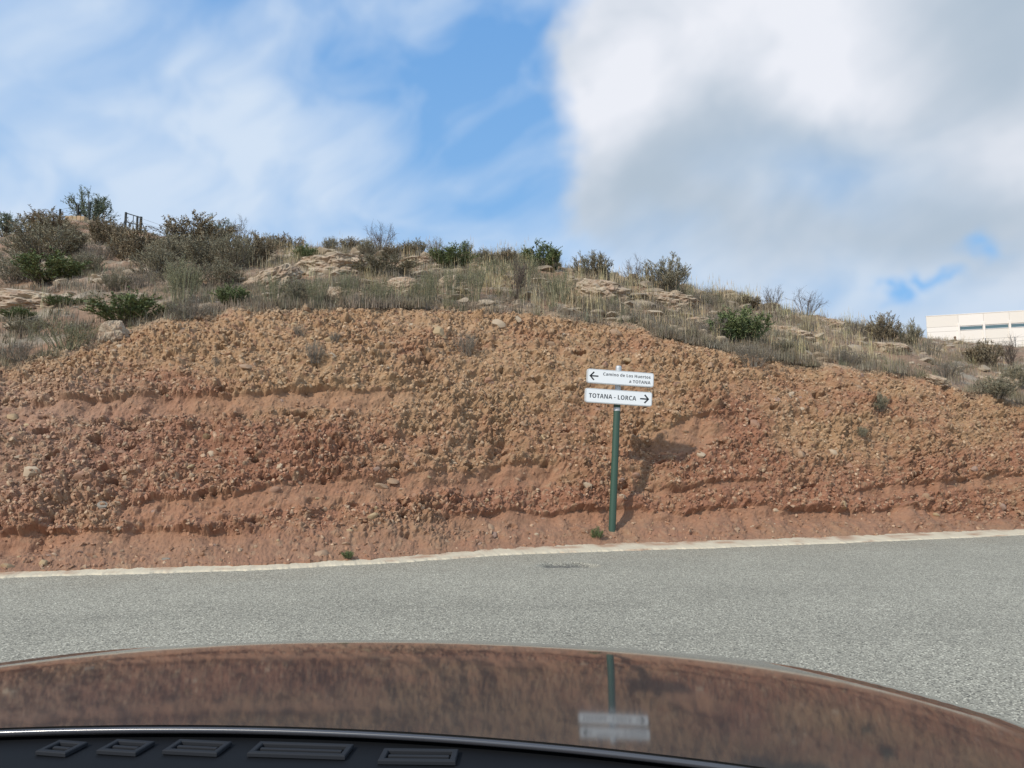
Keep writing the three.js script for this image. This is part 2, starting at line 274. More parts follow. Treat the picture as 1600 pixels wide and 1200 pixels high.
{
  // broken concrete edge strip: slopes up from the asphalt to the foot of the bank
  const n = 1500, t = [], t2 = [];
  const geo = gridGeo(n, 6, (i, j, o) => {
    const u = i / n * NC, du = u > NC - 0.1 ? -0.05 : 0.05, s = svAt(u, t), s2 = svAt(u + du, t2); let ex = (s2[0] - s[0]) * Math.sign(du), ez = (s2[1] - s[1]) * Math.sign(du); const l = Math.hypot(ex, ez); ex /= l; ez /= l;
    const w = [-0.02, 0.0, 0.03, 0.14, 0.26, 0.40, 0.5][j] * 1.0;
    const S = along(s[0], s[1]), nib = 0.06 * fbm(S * 1.6, 3, 3, 4) + 0.035 * N3(S * 9, 3, 1) + 0.02 * N3(S * 24, 3, 1);
    const a = w + (j < 4 ? nib : 0);
    o[0] = s[0] + ez * a; o[2] = s[1] - ex * a;
    o[1] = [-0.01, 0.012, 0.022, 0.032, 0.044, 0.058, 0.06][j] + 0.006 * N3(S * 7, w * 14, 2) + 0.004 * N3(S * 31, w * 50, 2);
    const nn = 1 + 0.20 * fbm(S * 3, w * 12, 6, 4); let c = [0.60 * nn, 0.52 * nn, 0.38 * nn];
    c = lerp3(c, [0.36, 0.19, 0.11], 0.8 * ss(0.0, 0.3, fbm(S * 1.9, w * 8, 16, 5) + 0.5 * (w - 0.16)));
    if (S < -3) c = lerp3(c, [0.5, 0.40, 0.30], 0.4);
    o[3] = c[0]; o[4] = c[1]; o[5] = c[2]; o[6] = S; o[7] = w;
  });
  const m = mesh('concrete_edge_strip', geo, new THREE.MeshStandardMaterial({ vertexColors: true, roughness: 0.95, bumpMap: fineBump, bumpScale: 0.006, side: THREE.DoubleSide }));
  tag(m, 'pale cream concrete strip along the road edge, broken and dusty', null, null, 'structure');
}

// ------------------------------------------------------------------ cut bank
const bank = (() => {
  const us = []; for (let i = 0; i < NC; i++) { const n = i < 2 || i >= NC - 2 ? 50 : i < 3 || i >= NC - 3 ? 60 : 78; for (let k = 0; k < n; k++) us.push(i + k / n); } us.push(NC - 1e-4);
  const NV = 300;
  const geo = gridGeo(us.length - 1, NV, (i, j, o) => facePoint(us[i], j / NV * 1.11, o));
  const m = mesh('cut_bank', geo, new THREE.MeshStandardMaterial({ vertexColors: true, roughness: 1, bumpMap: fineBump, bumpScale: 0.012, side: THREE.DoubleSide }));
  tag(m, 'steep cut bank of reddish brown conglomerate and clay beside the road', null, null, 'structure');
  return m;
})();

// stones in the face
function stoneGeo(seed, detail, flat) {
  const r = rngOf(seed), g0 = new THREE.IcosahedronGeometry(0.5, detail), p = g0.attributes.position, off = r() * 50;
  const cuts = []; for (let k = 0; k < 7; k++) { const v = new THREE.Vector3(r() - 0.5, r() - 0.5, r() - 0.5).normalize(); cuts.push([v, 0.27 + r() * 0.16]); }
  const v = new THREE.Vector3();
  for (let i = 0; i < p.count; i++) {
    v.fromBufferAttribute(p, i); v.multiplyScalar(1 + 0.35 * N3(v.x * 2 + off, v.y * 2, v.z * 2));
    for (const [n, d] of cuts) { const e = v.dot(n) - d; if (e > 0) v.addScaledVector(n, -e); }
    v.y *= flat; p.setXYZ(i, v.x, v.y, v.z);
  }
  const g = toCreasedNormals(g0, 0.7); g.deleteAttribute('uv'); return g;
}
const stoneMats = [[0.40, 0.29, 0.165], [0.37, 0.26, 0.15], [0.35, 0.23, 0.145], [0.44, 0.34, 0.235], [0.30, 0.20, 0.15], [0.25, 0.22, 0.18], [0.32, 0.185, 0.12]].map(c => std(c, 0.95, { bumpMap: null }));
const stoneGeos = []; for (let k = 0; k < 9; k++) stoneGeos.push(stoneGeo(100 + k, 1, [0.8, 0.6, 0.95][k % 3]));
{
  const r = rngOf(31), o = [];
  // [column px, v, width m, material] of stones that stand out in the face, then a scatter of others
  const named = [[513, 0.80, 0.30, 1], [486, 0.795, 0.12, 0], [536, 0.80, 0.14, 2], [597, 0.655, 0.11, 3], [607, 0.65, 0.10, 3], [460, 0.885, 0.16, 0], [575, 0.71, 0.09, 3], [680, 0.83, 0.30, 0], [695, 0.80, 0.16, 1], [155, 0.26, 0.17, 5], [255, 0.05, 0.15, 5], [55, 0.05, 0.14, 0], [185, 0.92, 0.20, 3], [805, 0.92, 0.24, 3], [780, 0.90, 0.26, 3], [855, 0.91, 0.17, 3], [880, 0.86, 0.16, 3], [905, 0.84, 0.18, 0], [860, 0.80, 0.24, 2], [890, 0.79, 0.22, 2], [1245, 0.77, 0.14, 3], [1240, 0.73, 0.15, 3], [1218, 0.70, 0.17, 4], [1265, 0.68, 0.18, 3], [1093, 0.60, 0.10, 4], [1099, 0.57, 0.10, 4], [1105, 0.40, 0.22, 3], [1590, 0.22, 0.22, 4], [1528, 0.80, 0.11, 3], [1230, 0.19, 0.15, 3], [760, 0.05, 0.13, 4], [740, 0.11, 0.20, 2], [775, 0.12, 0.16, 2], [600, 0.27, 0.22, 2], [618, 0.29, 0.24, 2], [438, 0.33, 0.15, 3], [205, 0.30, 0.15, 2], [1040, 0.80, 0.18, 1], [960, 0.92, 0.24, 2], [1010, 0.86, 0.14, 3]];
  const list = named.slice();
  while (list.length < 300) { const z = r(); list.push([-60 + r() * 1720, z < 0.12 ? 0.02 + r() * 0.10 : 0.10 + r() * 0.88, 0.07 + Math.pow(r(), 2.5) * 0.17, [0, 1, 2, 2, 4, 6, 6, 3][Math.floor(r() * 8)]]); }
  const q = new THREE.Quaternion(), e = new THREE.Euler();
  list.forEach(([px, v, w, mi], i) => {
    facePoint(colOf(px), v, o); if (i >= named.length && o[8] > 0.55 && r() < 0.7) w *= 0.6;
    const m = mesh(i ? 'stone_' + String(i).padStart(3, '0') : 'stone', stoneGeos[i % 9], stoneMats[mi], bank);
    m.position.set(o[0], o[1] - 0.12 * w, o[2] - 0.18 * w); m.rotation.set((r() - 0.5) * 1.2, r() * 6.28, (r() - 0.5) * 1.0); m.scale.set(w * (0.9 + 0.4 * r()), w * (0.65 + 0.4 * r()), w * (0.8 + 0.3 * r()));
  });
  // the gravel between them
  const n = 42000, gv = [0, 1, 2].map(k => stoneGeo(200 + k, 0, 0.7));
  gv.forEach((g, gi) => {
    const cnt = Math.floor(n / 3), im = new THREE.InstancedMesh(g, std([1, 1, 1], 1), cnt), mt = new THREE.Matrix4(), p = new THREE.Vector3(), sc = new THREE.Vector3(), col = new THREE.Color();
    im.name = gi ? 'gravel_00' + gi : 'gravel'; im.castShadow = im.receiveShadow = true;
    for (let i = 0; i < cnt; i++) {
      let tries = 0; do { facePoint(colOf(-120 + r() * 1840), 0.01 + r() * 1.03, o); } while (o[8] > 0.3 && r() < 0.85 && tries++ < 4);
      const w = 0.020 + Math.pow(r(), 2.4) * 0.058; p.set(o[0], o[1] + w * 0.05, o[2]); e.set(r() * 6, r() * 6, r() * 6); q.setFromEuler(e); sc.set(w * (0.8 + 0.6 * r()), w * (0.6 + 0.5 * r()), w);
      im.setMatrixAt(i, mt.compose(p, q, sc));
      const k = 0.82 + 0.45 * r(), pale = r() < 0.16 ? 0.5 : 0.06;
      col.setRGB(lerp(o[3], 0.52, pale) * k, lerp(o[4], 0.40, pale) * k, lerp(o[5], 0.27, pale) * k); im.setColorAt(i, col);
    }
    im.userData.kind = 'stuff'; bank.add(im);
  });
}

// ------------------------------------------------------------------ hillside
{
  const us = []; for (let i = 0; i < NC; i++) { const n = i < 3 || i >= NC - 3 ? 12 : 34; for (let k = 0; k < n; k++) us.push(i + k / n); } us.push(NC - 1e-4);
  const ts = []; for (let k = 0; k <= 150; k++) ts.push(Math.pow(k / 150, 1.25)); for (const b of [1.03, 1.08, 1.15, 1.3, 1.6, 2]) ts.push(b);
  const geo = gridGeo(us.length - 1, ts.length - 1, (i, j, o) => {
    const t = ts[j]; hillPoint(us[i], t, o); const x = o[0], z = o[2];
    const D = t * hillLen; o[1] += -0.14 * ss(0.7, 0.25, D) + 0.05 * fbm(x * 6, 2, z * 6, 2) * ss(0, 1, D);
    const n1 = fbm(x * 0.25, 3, z * 0.25, 3), n2 = fbm(x * 1.6, 6, z * 1.6, 4), n3 = N3(x * 7, 1, z * 7);
    let c = lerp3([0.31, 0.225, 0.15], [0.33, 0.185, 0.11], clamp(0.4 + 1.4 * n1 + 0.6 * n2));
    c = lerp3(c, [0.42, 0.36, 0.27], 0.85 * ss(0.02, 0.28, n2));
    c = lerp3(c, [0.36, 0.16, 0.085], 0.8 * gauss(x, z, -19, -38, 5, 6));
    const g = 1 + 0.25 * n3 + 0.2 * N3(x * 20, 3, z * 20); o[3] = c[0] * g; o[4] = c[1] * g; o[5] = c[2] * g; o[6] = x; o[7] = z;
  });
  const m = mesh('hillside', geo, new THREE.MeshStandardMaterial({ vertexColors: true, roughness: 1, bumpMap: fineBump, bumpScale: 0.03, side: THREE.DoubleSide }));
  tag(m, 'dry stony hillside rising behind the top of the cut bank', null, null, 'structure');
}
// a place on the hill seen at a given bearing and height
const CP = Math.cos(PITCH), SP = Math.sin(PITCH);
function seen(p) { const X = p[0], Y = p[1] - EYE, F = -p[2], f = F * CP + Y * SP, up = Y * CP - F * SP; return [800 + FOC * X / f, 600 - FOC * up / f, f]; }
function onHill(px, py) {
  const u = colOf(px); let best = null, bd = 1e9;
  for (let k = 0; k <= 120; k++) { const t = Math.pow(k / 120, 1.3) * 1.02, p = hillPoint(u, t, []), s = seen(p), d = Math.abs(s[1] - py); if (d < bd) { bd = d; best = [p, s[2], t]; } }
  return best;
}
function onFace(px, py) {
  const u = colOf(px); let best = null, bd = 1e9;
  for (let k = 0; k <= 100; k++) { const o = facePoint(u, k / 100, []), s = seen(o), d = Math.abs(s[1] - py); if (d < bd) { bd = d; best = [o, s[2], k / 100]; } }
  return best;
}

// ------------------------------------------------------------------ plant builders (unit size: 1 m tall, about 1 m wide)
class Tris {
  constructor() { this.p = []; this.n = []; this.c = []; }
  tri(a, b, c, col, nrm) { this.p.push(...a, ...b, ...c); for (let k = 0; k < 3; k++) { this.c.push(...col); this.n.push(...nrm); } }
  leaf(at, dir, side, len, wid, col) {
    const a = [at.x - side.x * wid, at.y - side.y * wid, at.z - side.z * wid], b = [at.x + side.x * wid, at.y + side.y * wid, at.z + side.z * wid], c = [at.x + dir.x * len, at.y + dir.y * len, at.z + dir.z * len];
    const n = new THREE.Vector3().crossVectors(side, dir).normalize(); this.tri(a, b, c, col, [n.x, n.y, n.z]);
  }
  twig(pts, r0, r1, col, sides = 3) {
    const N = pts.length - 1, rings = [], d = new THREE.Vector3(), s = new THREE.Vector3(), t = new THREE.Vector3();
    for (let i = 0; i <= N; i++) {
      d.subVectors(pts[Math.min(N, i + 1)], pts[Math.max(0, i - 1)]).normalize(); s.set(d.z, 0.2, -d.x + 0.01).cross(d).normalize(); t.crossVectors(d, s);
      const r = lerp(r0, r1, i / N), ring = [];
      for (let k = 0; k < sides; k++) { const a = k / sides * 6.2832, n = [s.x * Math.cos(a) + t.x * Math.sin(a), s.y * Math.cos(a) + t.y * Math.sin(a), s.z * Math.cos(a) + t.z * Math.sin(a)]; ring.push([[pts[i].x + n[0] * r, pts[i].y + n[1] * r, pts[i].z + n[2] * r], n]); }
      rings.push(ring);
    }
    for (let i = 0; i < N; i++) for (let k = 0; k < sides; k++) {
      const a = rings[i][k], b = rings[i][(k + 1) % sides], c = rings[i + 1][k], e = rings[i + 1][(k + 1) % sides];
      for (const [q, w, z] of [[a, b, e], [a, e, c]]) { this.p.push(...q[0], ...w[0], ...z[0]); this.n.push(...q[1], ...w[1], ...z[1]); for (let m = 0; m < 3; m++) this.c.push(...col); }
    }
  }
  geo() {
    const g = new THREE.BufferGeometry(); g.setAttribute('position', new THREE.Float32BufferAttribute(this.p, 3)); g.setAttribute('normal', new THREE.Float32BufferAttribute(this.n, 3)); g.setAttribute('color', new THREE.Float32BufferAttribute(this.c, 3)); return g;
  }
}
const V = (x, y, z) => new THREE.Vector3(x, y, z);
const vary = (c, r, a) => { const k = 1 - a + 2 * a * r(), w = (r() - 0.5) * a * 0.5; return [c[0] * (k + w), c[1] * k, c[2] * (k - w)]; };
const leafMat = new THREE.MeshStandardMaterial({ vertexColors: true, roughness: 0.85, side: THREE.DoubleSide });
const barkMat = new THREE.MeshStandardMaterial({ vertexColors: true, roughness: 0.95, side: THREE.DoubleSide });
function shrubGeos(seed, k) {
  const r = rngOf(seed), st = new Tris(), fo = new Tris(), rv = (s) => V((r() - 0.5) * s, (r() - 0.5) * s, (r() - 0.5) * s);
  const lobes = []; for (let i = 0; i < 5; i++) lobes.push([r() * 6.28, 0.75 + 0.45 * r()]);
  for (let i = 0; i < k.stems; i++) {
    const az = r() * 6.2832, ti = k.spread * Math.pow(r(), 0.6), len0 = 1 / Math.max(Math.cos(ti), 0.0) || 1;
    let lob = 1; for (const [a, f] of lobes) lob *= lerp(1, f, Math.exp(-Math.pow(Math.atan2(Math.sin(az - a), Math.cos(az - a)) / 0.5, 2)));
    const reach = lob * (0.72 + 0.36 * r()), ex = 0.56 * Math.sin(ti) / Math.sin(Math.max(k.spread, 0.3)) * reach, ey = (k.top ?? 1) * Math.sqrt(Math.max(0.06, 1 - Math.pow(ex / 0.62, 2))) * reach;
    const ft = k.foot ?? 0.45, b = V(Math.cos(az) * ex * ft, -0.04, Math.sin(az) * ex * ft), e = V(Math.cos(az) * ex, ey, Math.sin(az) * ex), m = V(Math.cos(az) * ex * (k.bow ?? 0.85), ey * 0.55, Math.sin(az) * ex * (k.bow ?? 0.45)).add(rv(0.1));
    const pts = []; for (let q = 0; q <= 4; q++) { const t = q / 4; pts.push(V(0, 0, 0).addScaledVector(b, (1 - t) * (1 - t)).addScaledVector(m, 2 * t * (1 - t)).addScaledVector(e, t * t)); }
    st.twig(pts, k.thick * (0.7 + 0.6 * r()), k.thick * 0.25, vary(k.bark, r, 0.25));
    const tone = vary(k.leaf, r, 0.22);
    for (let w = 0; w < k.twigs; w++) {
      const t = k.from + (1 - k.from) * Math.pow(r(), 0.75), a = V(0, 0, 0).addScaledVector(b, (1 - t) * (1 - t)).addScaledVector(m, 2 * t * (1 - t)).addScaledVector(e, t * t);
      const dir = V(0, 0, 0).subVectors(e, m).normalize().multiplyScalar(k.follow ?? 0.6).add(rv(k.fan ?? 1.4)).add(V(0, k.lift ?? 0.3, 0)).normalize(), L = k.twigLen * (0.5 + r());
      const end = a.clone().addScaledVector(dir, L), mid = a.clone().addScaledVector(dir, L * 0.5).add(rv(L * 0.25));
      if (k.showTwigs) { (k.showTwigs > 1 ? fo : st).twig([a, mid, end], k.thick * 0.34, k.thick * 0.14, k.showTwigs > 1 ? vary(k.leaf, r, 0.3) : vary(k.bark, r, 0.3)); }
      if (k.fork) for (let f = 0; f < k.fork; f++) { const a2 = a.clone().lerp(end, 0.3 + 0.6 * r()); const d2 = dir.clone().add(rv(1.6)).normalize(); st.twig([a2, a2.clone().addScaledVector(d2, L * 0.55)], k.thick * 0.2, k.thick * 0.09, vary(k.bark, r, 0.3)); }
      for (let l = 0; l < k.leaves; l++) {
        const at = a.clone().lerp(end, (l + r()) / k.leaves).add(rv(0.02)), ld = dir.clone().multiplyScalar(0.7).add(rv(1.6)).normalize(), sd = V(0, 0, 0).crossVectors(ld, rv(1)).normalize();
        fo.leaf(at, ld, sd, k.leafLen * (0.6 + 0.8 * r()), k.leafLen * k.leafW, vary(tone, r, 0.3));
      }
    }
  }
  return [st.geo(), fo.p.length ? fo.geo() : null];
}
const DARKBARK = [0.10, 0.075, 0.055], GREYBARK = [0.20, 0.165, 0.13];
const KINDS = {
  sage: { stems: 70, spread: 1.25, twigs: 11, twigLen: 0.15, leaves: 14, leafLen: 0.036, leafW: 0.22, thick: 0.006, from: 0.1, bark: GREYBARK, leaf: [0.26, 0.235, 0.155], showTwigs: 1, lift: 0.6 },
  brown: { stems: 70, spread: 1.25, twigs: 11, twigLen: 0.14, leaves: 14, leafLen: 0.036, leafW: 0.26, thick: 0.006, from: 0.1, bark: DARKBARK, leaf: [0.27, 0.22, 0.14], showTwigs: 1, lift: 0.4 },
  green: { stems: 60, spread: 1.3, twigs: 13, twigLen: 0.14, leaves: 12, leafLen: 0.044, leafW: 0.28, thick: 0.006, from: 0.12, bark: DARKBARK, leaf: [0.15, 0.185, 0.075], lift: 0.4 },
  olive: { stems: 34, spread: 1.2, twigs: 18, twigLen: 0.16, leaves: 12, leafLen: 0.04, leafW: 0.22, thick: 0.014, from: 0.3, foot: 0.1, bow: 0.6, bark: DARKBARK, leaf: [0.14, 0.17, 0.11], lift: 0.1 },
  broom: { stems: 60, spread: 0.75, twigs: 5, twigLen: 0.24, leaves: 4, leafLen: 0.05, leafW: 0.1, thick: 0.0065, from: 0.3, bark: [0.24, 0.23, 0.14], leaf: [0.21, 0.205, 0.115], showTwigs: 2, lift: 1.2, fan: 0.8, bow: 0.6 },
  grey: { stems: 55, spread: 1.2, twigs: 10, twigLen: 0.16, leaves: 4, leafLen: 0.036, leafW: 0.14, thick: 0.007, from: 0.25, bark: [0.21, 0.18, 0.145], leaf: [0.235, 0.205, 0.16], showTwigs: 2, lift: 0.5 },
  bare: { stems: 13, spread: 1.0, twigs: 9, twigLen: 0.27, leaves: 0, leafLen: 0.03, leafW: 0.2, thick: 0.013, from: 0.3, foot: 0.15, bow: 0.5, bark: [0.13, 0.10, 0.08], leaf: [0.15, 0.13, 0.09], showTwigs: 1, fork: 4, lift: 0.5 },
};
const protos = {}; { let sd = 400; for (const k in KINDS) { protos[k] = []; for (let i = 0; i < 3; i++) protos[k].push(shrubGeos(sd++, KINDS[k])); } }
const rp = rngOf(881);
const SHRUB = { sage: 'shrub', brown: 'shrub', green: 'green_shrub', olive: 'olive_tree', broom: 'broom_shrub', grey: 'dry_shrub', bare: 'bare_shrub' };
let shrubN = 0;
function plant(kind, p, w, h, label, grp, name, cat) {
  const g = group(name ?? SHRUB[kind], p[0], p[1] - 0.03 * h, p[2]); const [a, b] = protos[kind][shrubN++ % 3];
  g.rotation.y = rp() * 6.28; g.scale.set(w * 0.92, h, w * (0.8 + 0.2 * rp()));
  mesh(kind === 'olive' ? 'trunk' : 'stem', a, barkMat, g); if (b) mesh(kind === 'olive' ? 'crown' : 'foliage', b, leafMat, g);
  return tag(g, label, cat ?? (kind === 'olive' ? 'tree' : 'shrub'), grp);
}
// [bearing px, foot px, width px, height px, kind, label]
const HILLPLANTS = [
  [70, 374, 66, 44, 'brown', 'rounded brown shrub just below the fence posts on the hilltop'],
  [62, 410, 95, 56, 'sage', 'large dark grey shrub on the far left slope below the fence'],
  [4, 372, 44, 34, 'olive', 'dark shrub cut by the left edge of the photo at skyline height'],
  [163, 386, 52, 44, 'brown', 'dark round shrub right of the small stone ledge'],
  [211, 410, 66, 52, 'brown', 'broad brown shrub in front of the wire gate'],
  [308, 404, 98, 62, 'brown', 'largest golden brown shrub, on the skyline right of the gate'],
  [338, 385, 46, 38, 'olive', 'dark green crown poking out behind the golden brown shrub'],
  [243, 432, 56, 40, 'sage', 'grey olive shrub beside the bare red earth patch'],
  [322, 422, 66, 46, 'sage', 'dull grey brown shrub below the golden brown one'],
  [366, 420, 56, 50, 'sage', 'olive brown shrub left of the pale rock outcrop'],
  [76, 443, 92, 42, 'green', 'low spreading green shrub on the left slope'],
  [158, 408, 46, 24, 'grey', 'pale dry shrub above the bare red earth'],
  [138, 428, 42, 30, 'sage', 'small olive tuft between the green shrub and the red earth'],
  [205, 506, 94, 42, 'green', 'dark green sprawling shrub behind the pale boulder on the lip'],
  [284, 478, 64, 64, 'broom', 'tall grey olive broom above the left end of the lip'],
  [297, 500, 56, 30, 'grey', 'ashen dead shrub right at the lip of the bank'],
  [364, 478, 44, 30, 'green', 'bright green low shrub left of the tall brooms'],
  [110, 545, 100, 36, 'broom', 'hazy grey green clump above the left foot of the lip'],
  [40, 520, 52, 22, 'sage', 'low sage clump on the stony left slope'],
  [20, 500, 40, 18, 'green', 'small green mat under the left rock shelf'],
  [100, 478, 40, 16, 'green', 'small flat green mat right of the left rock shelf'],
  [28, 562, 56, 22, 'grey', 'dry grey clump at the left edge near the lip'],
  [372, 388, 30, 34, 'bare', 'leafless twiggy shrub on the skyline beside the dark crown'],
  [446, 396, 56, 28, 'brown', 'brown skyline shrub left of the pale outcrop top'],
  [476, 408, 36, 24, 'green', 'small dark green shrub against the pale outcrop'],
  [515, 393, 26, 20, 'sage', 'sparse skyline twigs behind the outcrop, left of centre'],
  [546, 394, 34, 22, 'brown', 'dark skyline shrub behind the right end of the outcrop'],
  [593, 400, 46, 44, 'bare', 'tall leafless pale shrub standing alone on the skyline'],
  [636, 400, 30, 20, 'brown', 'small reddish dark shrub on the skyline'],
  [652, 398, 30, 22, 'sage', 'small grey green skyline shrub next to the reddish one'],
  [681, 404, 34, 30, 'grey', 'pinkish grey twiggy shrub on the skyline'],
  [703, 418, 60, 32, 'green', 'deep green shrub on the crest left of centre'],
  [728, 404, 22, 26, 'olive', 'slim dark shrub sticking up behind the deep green one'],
  [600, 428, 88, 26, 'sage', 'wide low grey green shrub between the outcrop and the ledge'],
  [428, 474, 52, 44, 'broom', 'olive broom clump left of the red hollow'],
  [494, 478, 44, 44, 'broom', 'olive broom clump below the red hollow'],
  [540, 470, 40, 40, 'broom', 'grey green broom clump beside the small pale rock'],
  [652, 474, 26, 42, 'broom', 'narrow broom left of the pair before the ledge'],
  [672, 474, 34, 54, 'broom', 'tall broom clump right of the layered ledge'],
  [738, 470, 48, 60, 'broom', 'tall dark broom near the middle of the crest'],
  [792, 414, 36, 24, 'brown', 'pale brown skyline shrub left of the bright green bush'],
  [847, 420, 56, 38, 'green', 'bright green bush on the skyline at the middle'],
  [818, 446, 56, 46, 'broom', 'olive tan broom below the bright green bush'],
  [872, 470, 54, 40, 'broom', 'straw tinged broom above the middle of the lip'],
  [806, 468, 56, 52, 'bare', 'dead branching shrub leaning on the crest below the green bush'],
  [926, 434, 54, 36, 'sage', 'grey feathery shrub on the skyline above the signpost'],
  [990, 446, 34, 34, 'bare', 'thin bare stems on the skyline between two grey shrubs'],
  [1042, 456, 72, 50, 'sage', 'larger grey brown shrub on the skyline right of the signpost'],
  [1157, 537, 86, 54, 'green', 'big dark green shrub hanging at the lip right of centre'],
  [1115, 530, 56, 36, 'grey', 'ashen shrub at the left of the big dark green shrub'],
  [1170, 482, 44, 20, 'brown', 'low rusty shrub on the skyline above the big dark green shrub'],
  [1206, 488, 34, 34, 'bare', 'dark bare stems on the skyline right of the rusty shrub'],
  [1262, 500, 46, 36, 'bare', 'black gnarled bare shrub on the descending skyline'],
  [1224, 553, 34, 22, 'sage', 'small dark clump below the gnarled bare shrub'],
  [1318, 570, 66, 26, 'grey', 'grey matted shrub above the right part of the lip'],
  [1384, 536, 56, 42, 'brown', 'dark twiggy skyline shrub left of the white building'],
  [1422, 542, 34, 36, 'sage', 'spiky shrub against the corner of the white building'],
  [1450, 556, 40, 26, 'grey', 'low grey shrub at the foot of the building corner'],
  [1542, 572, 50, 36, 'brown', 'brown shrub in front of the long white wall'],
  [1588, 582, 44, 44, 'bare', 'bare dark branches before the white wall at the right edge'],
  [1478, 592, 64, 28, 'grey', 'pale grey shrub on the right shoulder of the bank'],
  [1556, 626, 60, 30, 'sage', 'olive clump low on the right shoulder'],
  [24, 402, 40, 34, 'sage', 'grey olive shrub at the left edge, left of the large dark grey one'],
  [112, 392, 36, 40, 'brown', 'brown shrub between the rounded skyline shrub and the ledge'],
  [188, 402, 34, 30, 'sage', 'small grey shrub at the top of the bare red earth'],
  [268, 414, 50, 44, 'sage', 'grey shrub tucked left of the golden brown one'],
  [282, 452, 52, 40, 'sage', 'dusty olive shrub above the tall grey olive broom'],
  [345, 448, 50, 34, 'sage', 'dusty olive shrub above the bright green low shrub'],
  [398, 414, 54, 46, 'brown', 'brown olive shrub on the skyline left of the slanting rock limb'],
  [418, 400, 40, 30, 'sage', 'grey skyline shrub above the slanting rock limb'],
  [15, 440, 54, 40, 'sage', 'grey olive shrub at the left edge above the rock shelf'],
  [225, 450, 44, 26, 'grey', 'dry grey shrub on the slope below the red earth'],
  [180, 452, 40, 24, 'sage', 'small olive clump in the middle of the left slope'],
  [572, 402, 30, 26, 'sage', 'grey green skyline shrub left of the tall leafless one'],
  [612, 404, 28, 22, 'brown', 'brown skyline shrub right of the tall leafless one'],
  [756, 414, 34, 24, 'sage', 'grey skyline shrub between the deep green one and the middle'],
  [775, 440, 50, 36, 'broom', 'olive broom below the middle skyline, left of the dead branches'],
  [705, 466, 40, 50, 'broom', 'olive broom beside the blocky tan rock'],
  [590, 474, 50, 34, 'broom', 'straw green broom left of the layered ledge'],
  [462, 474, 40, 36, 'sage', 'grey scrub bush under the slanting rock limb'],
  [1100, 478, 40, 24, 'grey', 'grey skyline clump between the rock slab and the rusty shrub'],
  [1340, 528, 44, 28, 'grey', 'grey clump on the descending skyline before the dark twiggy shrub'],
  [1590, 606, 40, 34, 'sage', 'upright olive shrub at the right edge of the photo'],
];
for (const [px, py, w, h, kind, label] of HILLPLANTS) { const [p, f] = onHill(px, py), k = f / FOC; plant(kind, p, w * k * (px < 400 ? 1.35 : 1.18), h * k * (px < 400 ? 1.2 : 1.12), label, 'shrubs on the hillside'); }
{ const p = hillPoint(colOf(141), 1.03); plant('olive', p, 3.4, 3.0, 'rounded dark olive tree behind the hilltop fence', 'shrubs on the hillside', 'olive_tree'); }
const FACEPLANTS = [
  [490, 565, 34, 34, 'grey', 'small silver grey shrub growing beside the big flat stone in the bank'], [735, 553, 36, 34, 'grey', 'ball of dry twigs high in the bank near the middle'],
  [468, 525, 22, 20, 'grey', 'tiny dead shrub close under the lip, left of centre'], [524, 535, 22, 18, 'grey', 'wisp of dry twigs above the big flat stone'],
  [1178, 572, 62, 34, 'grey', 'mat of dead grey twigs below the big dark green shrub'], [1385, 640, 30, 26, 'sage', 'faint green tuft in the right part of the bank'],
  [1358, 682, 20, 16, 'sage', 'small sage tuft lower in the right part of the bank'], [335, 572, 16, 14, 'grey', 'tiny grey twig tuft in the left upper bank'],
  [943, 842, 18, 16, 'green', 'green weed at the foot of the signpost'], [546, 874, 18, 12, 'green', 'green weed at the road edge left of centre'],
];
for (const [px, py, w, h, kind, label] of FACEPLANTS) { const [p, f] = onFace(px, py), k = f / FOC; plant(kind, p, w * k * 1.1, h * k * 1.1, label, 'plants on the cut bank', kind === 'green' ? 'weed' : undefined, kind === 'green' ? 'weed' : undefined); }

// grasses and low scrub: nobody could count them
function tuftGeo(seed, k) {
  const r = rngOf(seed), T = new Tris();
  for (let i = 0; i < k.n; i++) {
    const az = r() * 6.28, lean = k.lean * r(), L = k.len * (0.5 + 0.6 * r()), bx = (r() - 0.5) * k.foot, bz = (r() - 0.5) * k.foot, c = vary(k.col, r, 0.25), sx = Math.cos(az + 1.57), sz = Math.sin(az + 1.57);
    let px = bx, py = -0.03, pz = bz, w = k.w, ang = lean * 0.4; const S = k.seg ?? 3;
    for (let q = 0; q < S; q++) {
      const l = L / S, nx = px + Math.cos(az) * Math.sin(ang) * l, ny = py + Math.cos(ang) * l, nz = pz + Math.sin(az) * Math.sin(ang) * l, w2 = q === S - 1 ? k.w * 0.25 : k.w * (1 - 0.6 * (q + 1) / S);
      const n = [-Math.cos(az), 0.3, -Math.sin(az)];
      T.tri([px - sx * w, py, pz - sz * w], [px + sx * w, py, pz + sz * w], [nx + sx * w2, ny, nz + sz * w2], c, n); T.tri([px - sx * w, py, pz - sz * w], [nx + sx * w2, ny, nz + sz * w2], [nx - sx * w2, ny, nz - sz * w2], c, n);
      px = nx; py = ny; pz = nz; w = w2; ang += lean * 0.6;
    }
    if (k.head && r() < 0.7) { const c2 = vary(k.headCol, r, 0.2); T.tri([px - 0.005, py - 0.09, pz], [px + 0.005, py - 0.09, pz], [px, py + 0.06, pz], c2, [0, 0.3, 1]); T.tri([px, py - 0.10, pz - 0.005], [px, py - 0.10, pz + 0.005], [px, py + 0.06, pz], c2, [-1, 0.3, 0]); }
  }
  return T.geo();
}
